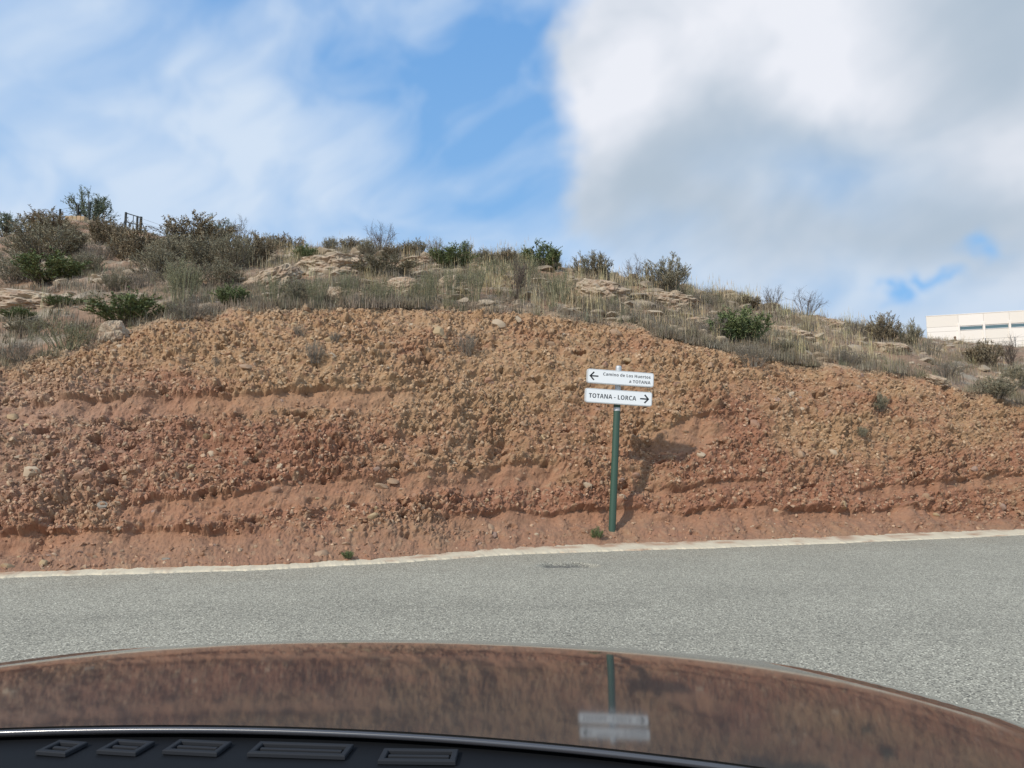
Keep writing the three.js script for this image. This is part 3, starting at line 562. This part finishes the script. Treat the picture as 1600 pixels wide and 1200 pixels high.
function scatter(name, label, geos, n, seed, dens, size, tint) {
  const r = rngOf(seed);
  geos.forEach((g, gi) => {
    const cnt = Math.floor(n / geos.length), im = new THREE.InstancedMesh(g, leafMat, cnt), m = new THREE.Matrix4(), q = new THREE.Quaternion(), sc = V(1, 1, 1), c = new THREE.Color(), P = V(0, 0, 0), o = [];
    for (let i = 0; i < cnt; i++) {
      let u, t, k = 0; do { u = 2.2 + r() * 17.8; t = Math.pow(r(), 1.35) * 1.01; hillPoint(u, t, o); } while (r() > dens(u, t, o[0], o[2]) && k++ < 40);
      P.set(o[0], o[1], o[2]); q.setFromAxisAngle(UP, r() * 6.28); const s = size * (0.6 + 0.7 * r()) * (1 + 0.25 * t); sc.set(s, s * (0.8 + 0.4 * r()), s);
      im.setMatrixAt(i, m.compose(P, q, sc)); const k2 = 0.8 + 0.4 * r(); c.setRGB(k2 * (1 + tint * (r() - 0.5)), k2, k2 * (1 - tint * (r() - 0.5))); im.setColorAt(i, c);
    }
    im.castShadow = im.receiveShadow = true; im.name = numbered(name); tag(im, label[gi % label.length], null, null, 'stuff'); scene.add(im);
  });
}
const patch = (x, z, f, k) => ss(-0.05, 0.25, fbm(x * f, k, z * f, 3));
scatter('dry_grass', ['straw coloured tall grass stalks on the crest of the bank', 'pale dry grass stalks thinning out over the hillside'], [tuftGeo(1, { n: 8, lean: 0.3, len: 0.66, foot: 0.26, w: 0.0042, col: [0.46, 0.38, 0.21], head: true, headCol: [0.50, 0.41, 0.25] }), tuftGeo(2, { n: 6, lean: 0.4, len: 0.55, foot: 0.28, w: 0.0042, col: [0.42, 0.35, 0.21], head: true, headCol: [0.47, 0.385, 0.24] })], 1000, 61, (u, t, x, z) => (0.08 + 0.92 * patch(x, z, 0.5, 4)) * (u > 10.5 && u < 18 ? 1 : u > 7 ? 0.55 : 0.16) * ss(0.0, 0.06, t) * ss(1.0, 0.7, t * (u < 7 ? 1 : 0.8)), 0.72, 0.25);
scatter('esparto_grass', ['grey green fountain grass tufts over the hillside'], [tuftGeo(3, { n: 34, lean: 1.0, len: 0.5, foot: 0.16, w: 0.004, col: [0.20, 0.195, 0.115], seg: 4 })], 520, 62, (u, t, x, z) => 0.12 + 0.8 * patch(x, z, 0.4, 8), 0.62, 0.3);
scatter('low_scrub', ['low grey twiggy scrub covering the ground behind the lip', 'low brownish scrub covering the hillside'], [tuftGeo(4, { n: 46, lean: 1.5, len: 0.19, foot: 0.40, w: 0.005, col: [0.235, 0.20, 0.155], seg: 2 }), tuftGeo(5, { n: 46, lean: 1.3, len: 0.22, foot: 0.42, w: 0.006, col: [0.215, 0.175, 0.115], seg: 2 })], 4200, 63, (u, t, x, z) => (0.12 + 0.88 * patch(x, z, 0.8, 12)) * (t < 0.25 ? 1 : 0.7), 0.85, 0.2);

// rocks lying on the slope: nobody could count the small ones
{
  const r = rngOf(72), geos = [stoneGeo(300, 1, 0.6), stoneGeo(301, 1, 0.75)];
  geos.forEach((g, gi) => {
    const n = 1300, im = new THREE.InstancedMesh(g, std([1, 1, 1], 0.95), n), m = new THREE.Matrix4(), q = new THREE.Quaternion(), e = new THREE.Euler(), c = new THREE.Color(), o = [];
    for (let i = 0; i < n; i++) { const u = 2.2 + r() * 17.8, t = 0.05 + 0.95 * Math.pow(r(), 1.4); hillPoint(u, t, o); const w = (0.06 + Math.pow(r(), 3) * 0.34) * (1 + t); e.set((r() - .5), r() * 6, (r() - .5)); im.setMatrixAt(i, m.compose(V(o[0], o[1], o[2]), q.setFromEuler(e), V(w, w * 0.7, w))); const k = 0.7 + 0.4 * r(); c.setRGB(0.38 * k, 0.30 * k, 0.21 * k); im.setColorAt(i, c); }
    im.castShadow = im.receiveShadow = true; im.name = numbered('loose_rocks'); tag(im, gi ? 'scattered pale rubble between the shrubs on the hillside' : 'scattered small stones on the hillside', null, null, 'stuff'); scene.add(im);
  });
}
// larger outcrops
function outcropGeo(seed, strata) {
  const r = rngOf(seed), off = r() * 90, g0 = new THREE.IcosahedronGeometry(0.5, 24), p = g0.attributes.position, v = V(0, 0, 0), C = [];
  for (let i = 0; i < p.count; i++) {
    v.fromBufferAttribute(p, i); const n = v.clone().normalize();
    let d = 1 + 0.55 * fbm(n.x * 1.4 + off, n.y * 1.8, n.z * 1.4, 3) + 0.16 * fbm(n.x * 5 + off, n.y * 6, n.z * 5, 4);
    const ly = Math.floor((v.y + 0.06 * N3(n.x * 3 + off, 1, n.z * 3)) * strata), cut = hash2(ly, seed, 3); d *= 1 - 0.055 * cut; d += 0.10 * fbm(n.x * 11 + off, n.y * 11, n.z * 11, 3);
    v.multiplyScalar(d); v.y = v.y > 0.30 ? 0.30 + (v.y - 0.30) * 0.35 : v.y; p.setXYZ(i, v.x, v.y, v.z);
    const a = fbm(n.x * 4 + off, n.y * 5, n.z * 4, 4), k = 1 + 0.5 * a + 0.16 * N3(n.x * 30, n.y * 30 + off, n.z * 30); let c = lerp3([0.42, 0.345, 0.25], [0.37, 0.255, 0.175], clamp(0.4 + 1.6 * fbm(n.x * 2 + off, n.y * 3, n.z * 2 + 7, 3))); C.push(c[0] * k, c[1] * k, c[2] * k);
  }
  g0.setAttribute('color', new THREE.Float32BufferAttribute(C, 3)); g0.deleteAttribute('uv'); g0.deleteAttribute('normal'); return toCreasedNormals(g0, 0.5);
}
const rockMat = new THREE.MeshStandardMaterial({ vertexColors: true, roughness: 1 });
// [px, foot py, width px, height px, depth ratio, tilt, strata, label]
const ROCKS = [
  [518, 424, 104, 36, 0.7, 0.05, 7, 'broad pale rock outcrop on the crest with a rounded top'], [424, 446, 92, 36, 0.6, 0.38, 6, 'slanting pale rock limb running down left from the main outcrop'],
  [632, 452, 50, 26, 0.7, -0.05, 12, 'layered tan ledge between the brooms left of centre'], [656, 412, 66, 14, 0.8, 0, 6, 'flat pale slab just under the skyline left of centre'],
  [702, 446, 30, 24, 0.9, 0.2, 6, 'blocky tan rock beside the tall dark broom'], [527, 466, 34, 26, 0.8, -0.2, 6, 'small cream rock among the brooms below the outcrop'],
  [938, 464, 84, 36, 0.8, -0.22, 9, 'pinkish layered outcrop below the grey feathery shrub'], [1046, 474, 88, 24, 0.7, -0.12, 7, 'low pinkish rock slab under the larger grey brown skyline shrub'],
  [177, 536, 40, 38, 0.8, 0.35, 5, 'pale cream boulder perched on the left end of the lip'], [40, 476, 130, 34, 0.6, -0.1, 9, 'greyish rock shelf at the left edge of the hillside'],
  [1098, 506, 54, 16, 0.8, -0.1, 6, 'flat pale rock left of the big dark green shrub'], [1238, 528, 66, 24, 0.8, -0.25, 8, 'cream rock slab right of the big dark green shrub'],
  [1300, 510, 40, 18, 0.8, -0.2, 6, 'pale rock on the descending skyline past the gnarled shrub'], [1395, 548, 60, 18, 0.7, -0.1, 7, 'low pale rock under the dark twiggy skyline shrub'],
  [1546, 600, 56, 16, 0.8, -0.1, 6, 'pale slab on the right shoulder below the brown shrub'], [1580, 602, 26, 24, 0.9, 0.1, 5, 'squared pale block at the right edge of the hillside'],
  [1462, 606, 40, 14, 0.8, -0.3, 7, 'grey rock ledge where the lip drops at the right'],
];
ROCKS.forEach(([px, py, w, h, dr, tilt, st, label], i) => {
  const [p, f] = onHill(px, py), k = f / FOC, m = mesh(label.includes('boulder') || label.includes('block') ? 'boulder' : 'rock_outcrop', outcropGeo(500 + i, st), rockMat);
  m.position.set(p[0], p[1] + h * k * 0.12, p[2]); m.rotation.set(0.1, 0.15 - px * 0.0002, tilt); m.scale.set(w * k * 1.0, h * k * 1.5, w * k * dr); tag(m, label, 'rock', 'rocks on the hillside');
});

// ------------------------------------------------------------------ signpost
{
  const g = group('direction_signpost', 1.52, 0.02, -11.7); g.rotation.z = -3.1 * Math.PI / 180;
  tag(g, 'leaning green and grey signpost with two white direction plates at the road edge', 'signpost');
  const green = std([0.040, 0.085, 0.060], 0.5), galv = std([0.52, 0.53, 0.53], 0.5, { metalness: 0.35 });
  const post = mesh('post', new THREE.CylinderGeometry(0.053, 0.056, 2.16, 28).translate(0, 1.06, 0), green, g); post.userData.label = 'green painted lower tube';
  const up = mesh('upper_post', new THREE.LatheGeometry([[0.0, 2.74], [0.03, 2.738], [0.043, 2.725], [0.047, 2.70], [0.047, 2.10], [0.054, 2.08], [0.055, 2.03]].map(a => new THREE.Vector2(...a)).reverse(), 28), galv, g); up.userData.label = 'bare galvanised upper tube';
  const R = 0.10, frameM = std([0.62, 0.63, 0.62], 0.5, { metalness: 0.2 });
  const ink = (w, h, draw) => { const c = document.createElement('canvas'); c.width = w; c.height = h; const x = c.getContext('2d'); draw(x, w, h); const t = new THREE.CanvasTexture(c); t.colorSpace = THREE.SRGBColorSpace; return t; };
  const rr = (w, h, r) => { const s = new THREE.Shape(); s.moveTo(-w / 2 + r, -h / 2); s.lineTo(w / 2 - r, -h / 2); s.absarc(w / 2 - r, -h / 2 + r, r, -Math.PI / 2, 0); s.lineTo(w / 2, h / 2 - r); s.absarc(w / 2 - r, h / 2 - r, r, 0, Math.PI / 2); s.lineTo(-w / 2 + r, h / 2); s.absarc(-w / 2 + r, h / 2 - r, r, Math.PI / 2, Math.PI); s.lineTo(-w / 2, -h / 2 + r); s.absarc(-w / 2 + r, -h / 2 + r, r, Math.PI, Math.PI * 1.5); return s; };
  const arrow = (x, cx, cy, s, dir) => { x.strokeStyle = '#0b0d0e'; x.lineWidth = s * 0.17; x.lineJoin = 'miter'; x.beginPath(); x.moveTo(cx - dir * s * 0.5, cy); x.lineTo(cx + dir * s * 0.42, cy); x.stroke(); x.beginPath(); x.moveTo(cx + dir * s * 0.02, cy - s * 0.5); x.lineTo(cx + dir * s * 0.46, cy); x.lineTo(cx + dir * s * 0.02, cy + s * 0.5); x.stroke(); };
  const W = 1.06, Hh = 0.215;
  const texts = [
    ink(1280, 260, (x, w, h) => { x.fillStyle = '#eceeee'; x.fillRect(0, 0, w, h); arrow(x, 118, 128, 165, -1); x.fillStyle = '#2a2e32'; x.textAlign = 'right'; x.font = 'bold 86px sans-serif'; x.save(); x.translate(1232, 104); x.scale(1.0, 1); const m = x.measureText('Camino de Los Huertos').width; x.scale(945 / m, 1); x.fillText('Camino de Los Huertos', 0, 0); x.restore(); x.save(); x.translate(1232, 218); const m2 = x.measureText('a TOTANA').width; x.scale(430 / m2, 1); x.fillText('a TOTANA', 0, 0); x.restore(); }),
    ink(1280, 260, (x, w, h) => { x.fillStyle = '#eceeee'; x.fillRect(0, 0, w, h); arrow(x, 1140, 130, 170, 1); x.fillStyle = '#2a2e32'; x.font = 'bold 128px sans-serif'; x.save(); x.translate(48, 178); const m = x.measureText('TOTANA - LORCA').width; x.scale(930 / m, 1); x.fillText('TOTANA - LORCA', 0, 0); x.restore(); })];
  [[2.535, 0.015, 'upper white plate reading Camino de Los Huertos a TOTANA with a left arrow'], [2.235, 0.0, 'lower white plate reading TOTANA - LORCA with a right arrow']].forEach(([y, dx, lab], i) => {
    const pl = new THREE.Group(); pl.name = 'sign_plate'; g.add(pl); pl.position.set(dx, y, 0.055); pl.rotation.y = 0.16; pl.userData.label = lab;
    mesh('plate_frame', new THREE.ExtrudeGeometry(rr(W, Hh, 0.032), { depth: 0.055, bevelEnabled: true, bevelSize: 0.004, bevelThickness: 0.004, bevelSegments: 2, curveSegments: 8 }), frameM, pl);
    const fg = new THREE.ShapeGeometry(rr(W - 0.02, Hh - 0.02, 0.026), 8), u = fg.attributes.uv, p = fg.attributes.position; for (let k = 0; k < u.count; k++) u.setXY(k, p.getX(k) / (W - 0.02) + 0.5, p.getY(k) / (Hh - 0.02) + 0.5);
    const fm = mesh('plate_face', fg, new THREE.MeshStandardMaterial({ map: texts[i], roughness: 0.35 }), pl); fm.position.z = 0.0625;
    for (const s of [-1, 1]) { const cl = mesh('clamp', new THREE.TorusGeometry(0.056, 0.007, 6, 20).rotateX(Math.PI / 2), galv, pl); cl.position.set(-dx, s * 0.055, -0.055); }
  });
}

// ------------------------------------------------------------------ hilltop fence, gate and ledge
const darkMetal = std([0.035, 0.04, 0.04], 0.6, { metalness: 0.3 }), wireMetal = std([0.16, 0.17, 0.17], 0.6, { metalness: 0.4 });
function rod(name, a, b, r, mat, parent, sides = 6) {
  const d = V(0, 0, 0).subVectors(b, a), g = new THREE.CylinderGeometry(r, r, d.length(), sides), m = mesh(name, g, mat, parent);
  m.position.copy(a).addScaledVector(d, 0.5).sub(parent.position); m.quaternion.setFromUnitVectors(UP, d.clone().normalize()); return m;
}
function crestAt(px, t = 1.0) { const p = hillPoint(colOf(px), t); return V(p[0], p[1], p[2]); }
function wireFence(list, label, wires) {
  const pts = list.map(([px, top]) => { const b = crestAt(px), k = seen([b.x, b.y, b.z])[2] / FOC, s = seen([b.x, b.y, b.z]); return [b, Math.max(0.9, (s[1] - top) * k)]; });
  const g = group('wire_fence', pts[0][0].x, pts[0][0].y, pts[0][0].z); tag(g, label, 'fence');
  for (const [b, h] of pts) rod('fence_post', V(b.x, b.y - 0.3, b.z), V(b.x, b.y + h, b.z), 0.075, darkMetal, g, 8);
  for (let i = 1; i < pts.length; i++) for (let k = 0; k < wires; k++) { const f = 0.25 + 0.7 * k / (wires - 1), [a, ha] = pts[i - 1], [b, hb] = pts[i]; rod('wire', V(a.x, a.y + ha * f, a.z), V(b.x, b.y + hb * f, b.z), 0.011, wireMetal, g, 4); }
}
wireFence([[-40, 352], [7, 345], [33, 340], [92, 326], [121, 319], [139, 315]], 'dark post and wire fence along the left hilltop, left of the gate', 4);
wireFence([[214, 337], [261, 360], [300, 372]], 'sagging wire fence running down right from the gate', 4);
{
  const a = crestAt(195), b = crestAt(215); b.z = lerp(a.z, b.z, 0.6); const ka = seen([a.x, a.y, a.z]), kb = seen([b.x, b.y, b.z]), ha = (ka[1] - 331) * ka[2] / FOC, hb = (kb[1] - 338) * kb[2] / FOC;
  const g = group('wire_gate', a.x, a.y, a.z); tag(g, 'open metal gate frame with cross bars on the hilltop', 'gate');
  rod('gate_post', V(a.x, a.y - 0.3, a.z), V(a.x, a.y + ha, a.z), 0.085, darkMetal, g, 8); rod('gate_post', V(b.x, b.y - 0.3, b.z), V(b.x, b.y + hb, b.z), 0.095, darkMetal, g, 8);
  const L = f => V(lerp(a.x, b.x, f), 0, lerp(a.z, b.z, f)); const yA = f => lerp(a.y + ha, b.y + hb, f);
  rod('top_rail', V(a.x, a.y + ha - 0.05, a.z), V(b.x, b.y + hb - 0.05, b.z), 0.035, darkMetal, g); rod('mid_rail', V(a.x, a.y + ha * 0.5, a.z), V(b.x, b.y + hb * 0.55, b.z), 0.03, darkMetal, g);
  const m = L(0.5); rod('upright_bar', V(m.x, yA(0.5) - 1.3, m.z), V(m.x, yA(0.5) - 0.1, m.z), 0.025, darkMetal, g);
  rod('brace', V(a.x, a.y + ha * 0.75, a.z), V(a.x - 0.5, a.y - 0.1, a.z - 0.3), 0.025, darkMetal, g); rod('brace', V(b.x, b.y + hb * 0.8, b.z), V(b.x + 0.55, b.y - 0.2, b.z - 0.3), 0.025, darkMetal, g);
}
{
  const a = crestAt(104, 0.985), b = crestAt(135, 0.985), y = Math.max(a.y, b.y), d = V(b.x - a.x, 0, b.z - a.z), n = 5, g = group('stone_ledge', a.x, a.y, a.z); tag(g, 'low tan stone ledge at the foot of the tallest fence post', 'wall');
  for (let i = 0; i < n; i++) { const f = (i + 0.5) / n, m = mesh('block', new RoundedBoxGeometry(d.length() / n - 0.012, 0.55 + 0.06 * (i % 2), 0.5, 2, 0.04), std([0.46 - 0.02 * (i % 3), 0.32, 0.19 + 0.01 * (i % 2)], 0.95), g); m.position.set(d.x * f, lerp(a.y, b.y, f) - a.y + 0.22, d.z * f); m.rotation.y = Math.atan2(-d.z, d.x); }
}

// ------------------------------------------------------------------ white warehouse beyond the right shoulder
{
  const A = V(49, 0, -88), B = V(95, 0, -70.5), dir = V(0, 0, 0).subVectors(B, A).normalize(), nrm = V(-dir.z, 0, dir.x), top = 18.1, foot = 8;
  const g = group('warehouse', A.x, foot, A.z); g.rotation.y = Math.atan2(-dir.z, dir.x); tag(g, 'long cream white industrial building with narrow window strips at the right edge', 'building');
  const cream = std([0.80, 0.74, 0.66], 0.85), cream2 = std([0.83, 0.775, 0.70], 0.85), cream3 = std([0.775, 0.715, 0.63], 0.85), glass = std([0.10, 0.17, 0.19], 0.12, { metalness: 0.0 }), alu = std([0.7, 0.71, 0.72], 0.5);
  const Hh = top - foot, L = A.distanceTo(B), bx = (name, x0, x1, y0, y1, z0, z1, mat, par = g) => { const m = mesh(name, new THREE.BoxGeometry(x1 - x0, y1 - y0, z1 - z0), mat, par); m.position.set((x0 + x1) / 2, (y0 + y1) / 2, (z0 + z1) / 2); return m; };
  { const pl = new THREE.Shape([[0.05, 0.125], [L, 0.125], [L, 22], [22, 22]].map(a => new THREE.Vector2(...a))); mesh('wall', new THREE.ExtrudeGeometry(pl, { depth: Hh - 0.08, bevelEnabled: false }).rotateX(-Math.PI / 2).scale(1, 1, 1), cream, g); }
  const wy = Hh - 1.62, wh = 0.36, jt = 0.011, bay = 2.55;
  // first bays blind, then the window bays
  const bays = [[0, 3.3, 0]]; for (let x = 3.3; x < L - 1; x += bay) bays.push([x, Math.min(x + bay, L), 1]);
  bays.forEach(([x0, x1, win], i) => {
    const rows = [[0, Hh - 4.2], [Hh - 4.2, wy - wh / 2 - 0.1], [wy + wh / 2 + 0.1, Hh]], cm = [cream, cream2, cream3];
    rows.forEach(([y0, y1], k) => bx('panel', x0 + jt, x1 - jt, y0 + jt, y1 - jt, -0.12, 0.0, cm[(i * 2 + k) % 3]));
    if (win) { const w = bx('window', x0 + 0.14, x1 - 0.14, wy - wh / 2, wy + wh / 2, -0.118, -0.07, glass); w.userData.label = 'dark strip window'; const fr = mesh('window_frame', mergeGeometries([new THREE.BoxGeometry(x1 - x0 - 0.24, 0.05, 0.06).translate(0, wh / 2 + 0.02, 0.03), new THREE.BoxGeometry(x1 - x0 - 0.24, 0.05, 0.06).translate(0, -wh / 2 - 0.02, 0.03)]), alu, w); fr.position.set(0, 0, 0); bx('pier', x0 - 0.11, x0 + 0.11, 0, wy + 0.6, 0.003, 0.10, cream2); }
    else bx('panel', x0 + jt, x1 - jt, wy - wh / 2 - 0.1 + jt, wy + wh / 2 + 0.1 - jt, -0.12, 0.0, cream2);
  });
  bx('coping', 0, L + 0.1, Hh, Hh + 0.08, -0.3, 0.03, cream2);
  // fence in front of it
  const F = group('wire_fence', 0, 0, 0); tag(F, 'thin wire fence in front of the white building', 'fence');
  const posts = []; for (let i = 0; i < 9; i++) { const f = i * 2.6; posts.push(V(46.5 + dir.x * f, 0, -78 + dir.z * f)); }
  for (const p of posts) rod('fence_post', V(p.x, 8, p.z), V(p.x, 13.75, p.z), 0.04, wireMetal, F);
  for (let i = 1; i < posts.length; i++) for (const y of [12.9, 13.3, 13.7]) rod('wire', V(posts[i - 1].x, y, posts[i - 1].z), V(posts[i].x, y, posts[i].z), 0.012, wireMetal, F, 4);
  const lp = group('wooden_post', 46.7, 8.5, -78.6); tag(lp, 'short brown post standing before the white building', 'post'); const wm = std([0.22, 0.15, 0.10], 0.9);
  mesh('shaft', new THREE.CylinderGeometry(0.10, 0.12, 5.6, 10).translate(0, 2.8, 0), wm, lp); mesh('cap', new THREE.CylinderGeometry(0.02, 0.16, 0.14, 10).translate(0, 5.66, 0), wm, lp); 
}

// ------------------------------------------------------------------ the car: bonnet, rear lip, cowl panel, wings
{
  const car = group('parked_car', 0, 0, 0); car.rotation.y = -5 * Math.PI / 180; tag(car, 'dark glossy car bonnet in the foreground mirroring the bank and the signpost', 'car');
  const paint = new THREE.MeshPhysicalMaterial({ color: rgb(0.036, 0.038, 0.043), roughness: 0.055, ior: 1.42, side: THREE.DoubleSide });
  const RC = -0.20, slopes = [[0.50, 5.2], [0.62, 5.9], [0.85, 7.0], [1.06, 9.1], [1.16, 11.0], [1.22, 12.4], [1.28, 14.5], [1.32, 19], [1.36, 38], [1.41, 66], [1.46, 84], [1.9, 88]];
  const prof = []; { let y = EYE - 0.190, f = 0.50; while (f < 1.5) { prof.push([f, y]); const s = table(slopes, f) * Math.PI / 180; const ds = 0.004; f += ds * Math.cos(s); y -= ds * Math.sin(s); if (y < 0.62) break; } prof.push([f, y]); }
  const plen = prof.length - 1;
  // centre-line profile is drawn in plan so that the nose curves round to the sides
  const noseAt = w => -(0.18 * w * w + 0.35 * Math.pow(Math.abs(w / 0.86), 9) * 0.35), rearAt = w => -0.32 * w * w;
  const sideDrop = w => 0.045 * w * w + 0.10 * Math.pow(Math.abs(w) / 0.86, 8);
  const crease = (w, f, k) => { const c = lerp(0.61, 0.455, clamp((f - 0.8) / 0.35)); const d = Math.abs(w) - c; return 0.0022 * k * Math.exp(-d * d / (0.011 * 0.011)) + (d > 0 ? -0.004 * (1 - Math.exp(-d / 0.04)) : 0); };
  const NW = 220, NF = 260;
  const geo = gridGeo(NW, NF, (i, j, o) => {
    const w = (i / NW * 2 - 1) * 0.87, t = Math.pow(j / NF, 1.0) * plen, k = Math.min(plen - 1, Math.floor(t)), q = t - k;
    let f0 = lerp(prof[k][0], prof[k + 1][0], q), y = lerp(prof[k][1], prof[k + 1][1], q);
    const b = clamp((f0 - 0.50) / 0.77), f = f0 + 0.044 + lerp(rearAt(w), noseAt(w), b) - 0.044 * b; y += -sideDrop(w) + crease(w, f, ss(1.3, 1.05, f0));
    o[0] = RC + w; o[1] = y; o[2] = -f; o[3] = o[4] = o[5] = 1; o[6] = w; o[7] = f;
  });
  const bonnet = mesh('bonnet', geo, paint, car); 
  // rear lip: rolled edge that catches the sky
  const lipP = []; for (let i = 0; i <= 60; i++) { const w = (i / 60 * 2 - 1) * 0.85; lipP.push(V(RC + w, prof[0][1] - sideDrop(w) - 0.0035, -(0.544 + rearAt(w)))); }
  mesh('bonnet_rear_edge', new THREE.TubeGeometry(new THREE.CatmullRomCurve3(lipP), 160, 0.0024, 10), new THREE.MeshPhysicalMaterial({ color: rgb(0.05, 0.05, 0.055), roughness: 0.2, clearcoat: 1, clearcoatRoughness: 0.1 }), bonnet);
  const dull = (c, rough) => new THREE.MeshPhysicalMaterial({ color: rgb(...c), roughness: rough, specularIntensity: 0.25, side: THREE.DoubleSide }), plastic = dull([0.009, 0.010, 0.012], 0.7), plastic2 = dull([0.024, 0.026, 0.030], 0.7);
  const cy = prof[0][1] - 0.0095;
  const cowl = mesh('cowl_panel', gridGeo(80, 10, (i, j, o) => { const w = (i / 80 * 2 - 1) * 0.85, f = 0.544 + rearAt(w) + 0.01 - j / 10 * 0.24; o[0] = RC + w; o[1] = cy - sideDrop(w); o[2] = -f; o[3] = o[4] = o[5] = 1; o[6] = w; o[7] = f; }), plastic, car);
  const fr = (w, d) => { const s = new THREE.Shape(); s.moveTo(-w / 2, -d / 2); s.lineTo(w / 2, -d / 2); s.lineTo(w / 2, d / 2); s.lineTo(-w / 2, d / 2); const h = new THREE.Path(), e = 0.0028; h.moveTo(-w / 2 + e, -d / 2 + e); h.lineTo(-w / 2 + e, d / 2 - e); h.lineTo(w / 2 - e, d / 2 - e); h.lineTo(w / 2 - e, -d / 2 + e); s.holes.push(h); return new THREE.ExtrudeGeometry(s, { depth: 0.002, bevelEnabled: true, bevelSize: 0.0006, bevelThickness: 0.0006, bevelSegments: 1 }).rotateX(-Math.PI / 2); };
  [[-0.157, 0.022], [-0.113, 0.028], [-0.063, 0.038], [0.010, 0.066], [0.092, 0.05]].forEach(([w, wid]) => {  // windscreen reflections of the dashboard vents, modelled as raised frames added on the cowl
    const m = mesh('mirrored_vent_frame', fr(wid, 0.020), plastic2, cowl); m.position.set(RC + w, cy + 0.0008 - sideDrop(w), -(0.544 + rearAt(w) - 0.022)); m.rotation.y = w * 0.6;
    const s = mesh('mirrored_vent_slat', new RoundedBoxGeometry(wid - 0.009, 0.002, 0.003, 1, 0.0006), plastic2, m); s.position.set(0, 0.001, 0);
  });
  // wings and front wheels carry it down to the road
  for (const sd of [-1, 1]) {
    const sh = new THREE.Shape(); sh.moveTo(0.2, 0.3); sh.lineTo(0.62, 0.3); sh.absarc(0.96, 0.34, 0.345, Math.PI, 0, true); sh.lineTo(1.38, 0.34); sh.lineTo(1.40, 0.60); sh.quadraticCurveTo(1.30, 0.78, 1.05, 0.82); sh.lineTo(0.2, 0.90); sh.lineTo(0.2, 0.3);
    const wg = mesh('wing', new THREE.ExtrudeGeometry(sh, { depth: 0.05, bevelEnabled: true, bevelSize: 0.012, bevelThickness: 0.012, bevelSegments: 3 }).rotateY(Math.PI / 2), paint, car); wg.position.set(RC + sd * 0.86 - 0.025, 0, 0);
    const wh = new THREE.Group(); wh.name = 'wheel'; car.add(wh); wh.position.set(RC + sd * 0.76, 0.315, -0.96);
    mesh('tyre', new THREE.TorusGeometry(0.225, 0.09, 14, 40).rotateY(Math.PI / 2), std([0.02, 0.02, 0.02], 0.9), wh);
    mesh('rim', new THREE.CylinderGeometry(0.165, 0.165, 0.12, 28).rotateZ(Math.PI / 2), std([0.45, 0.46, 0.47], 0.35, { metalness: 0.8 }), wh);
  }
  mesh('front_bumper', new RoundedBoxGeometry(1.6, 0.36, 0.16, 4, 0.06).translate(RC, 0.46, -1.36), paint, car);
}
shade(scene);
renderer.render(scene, camera);
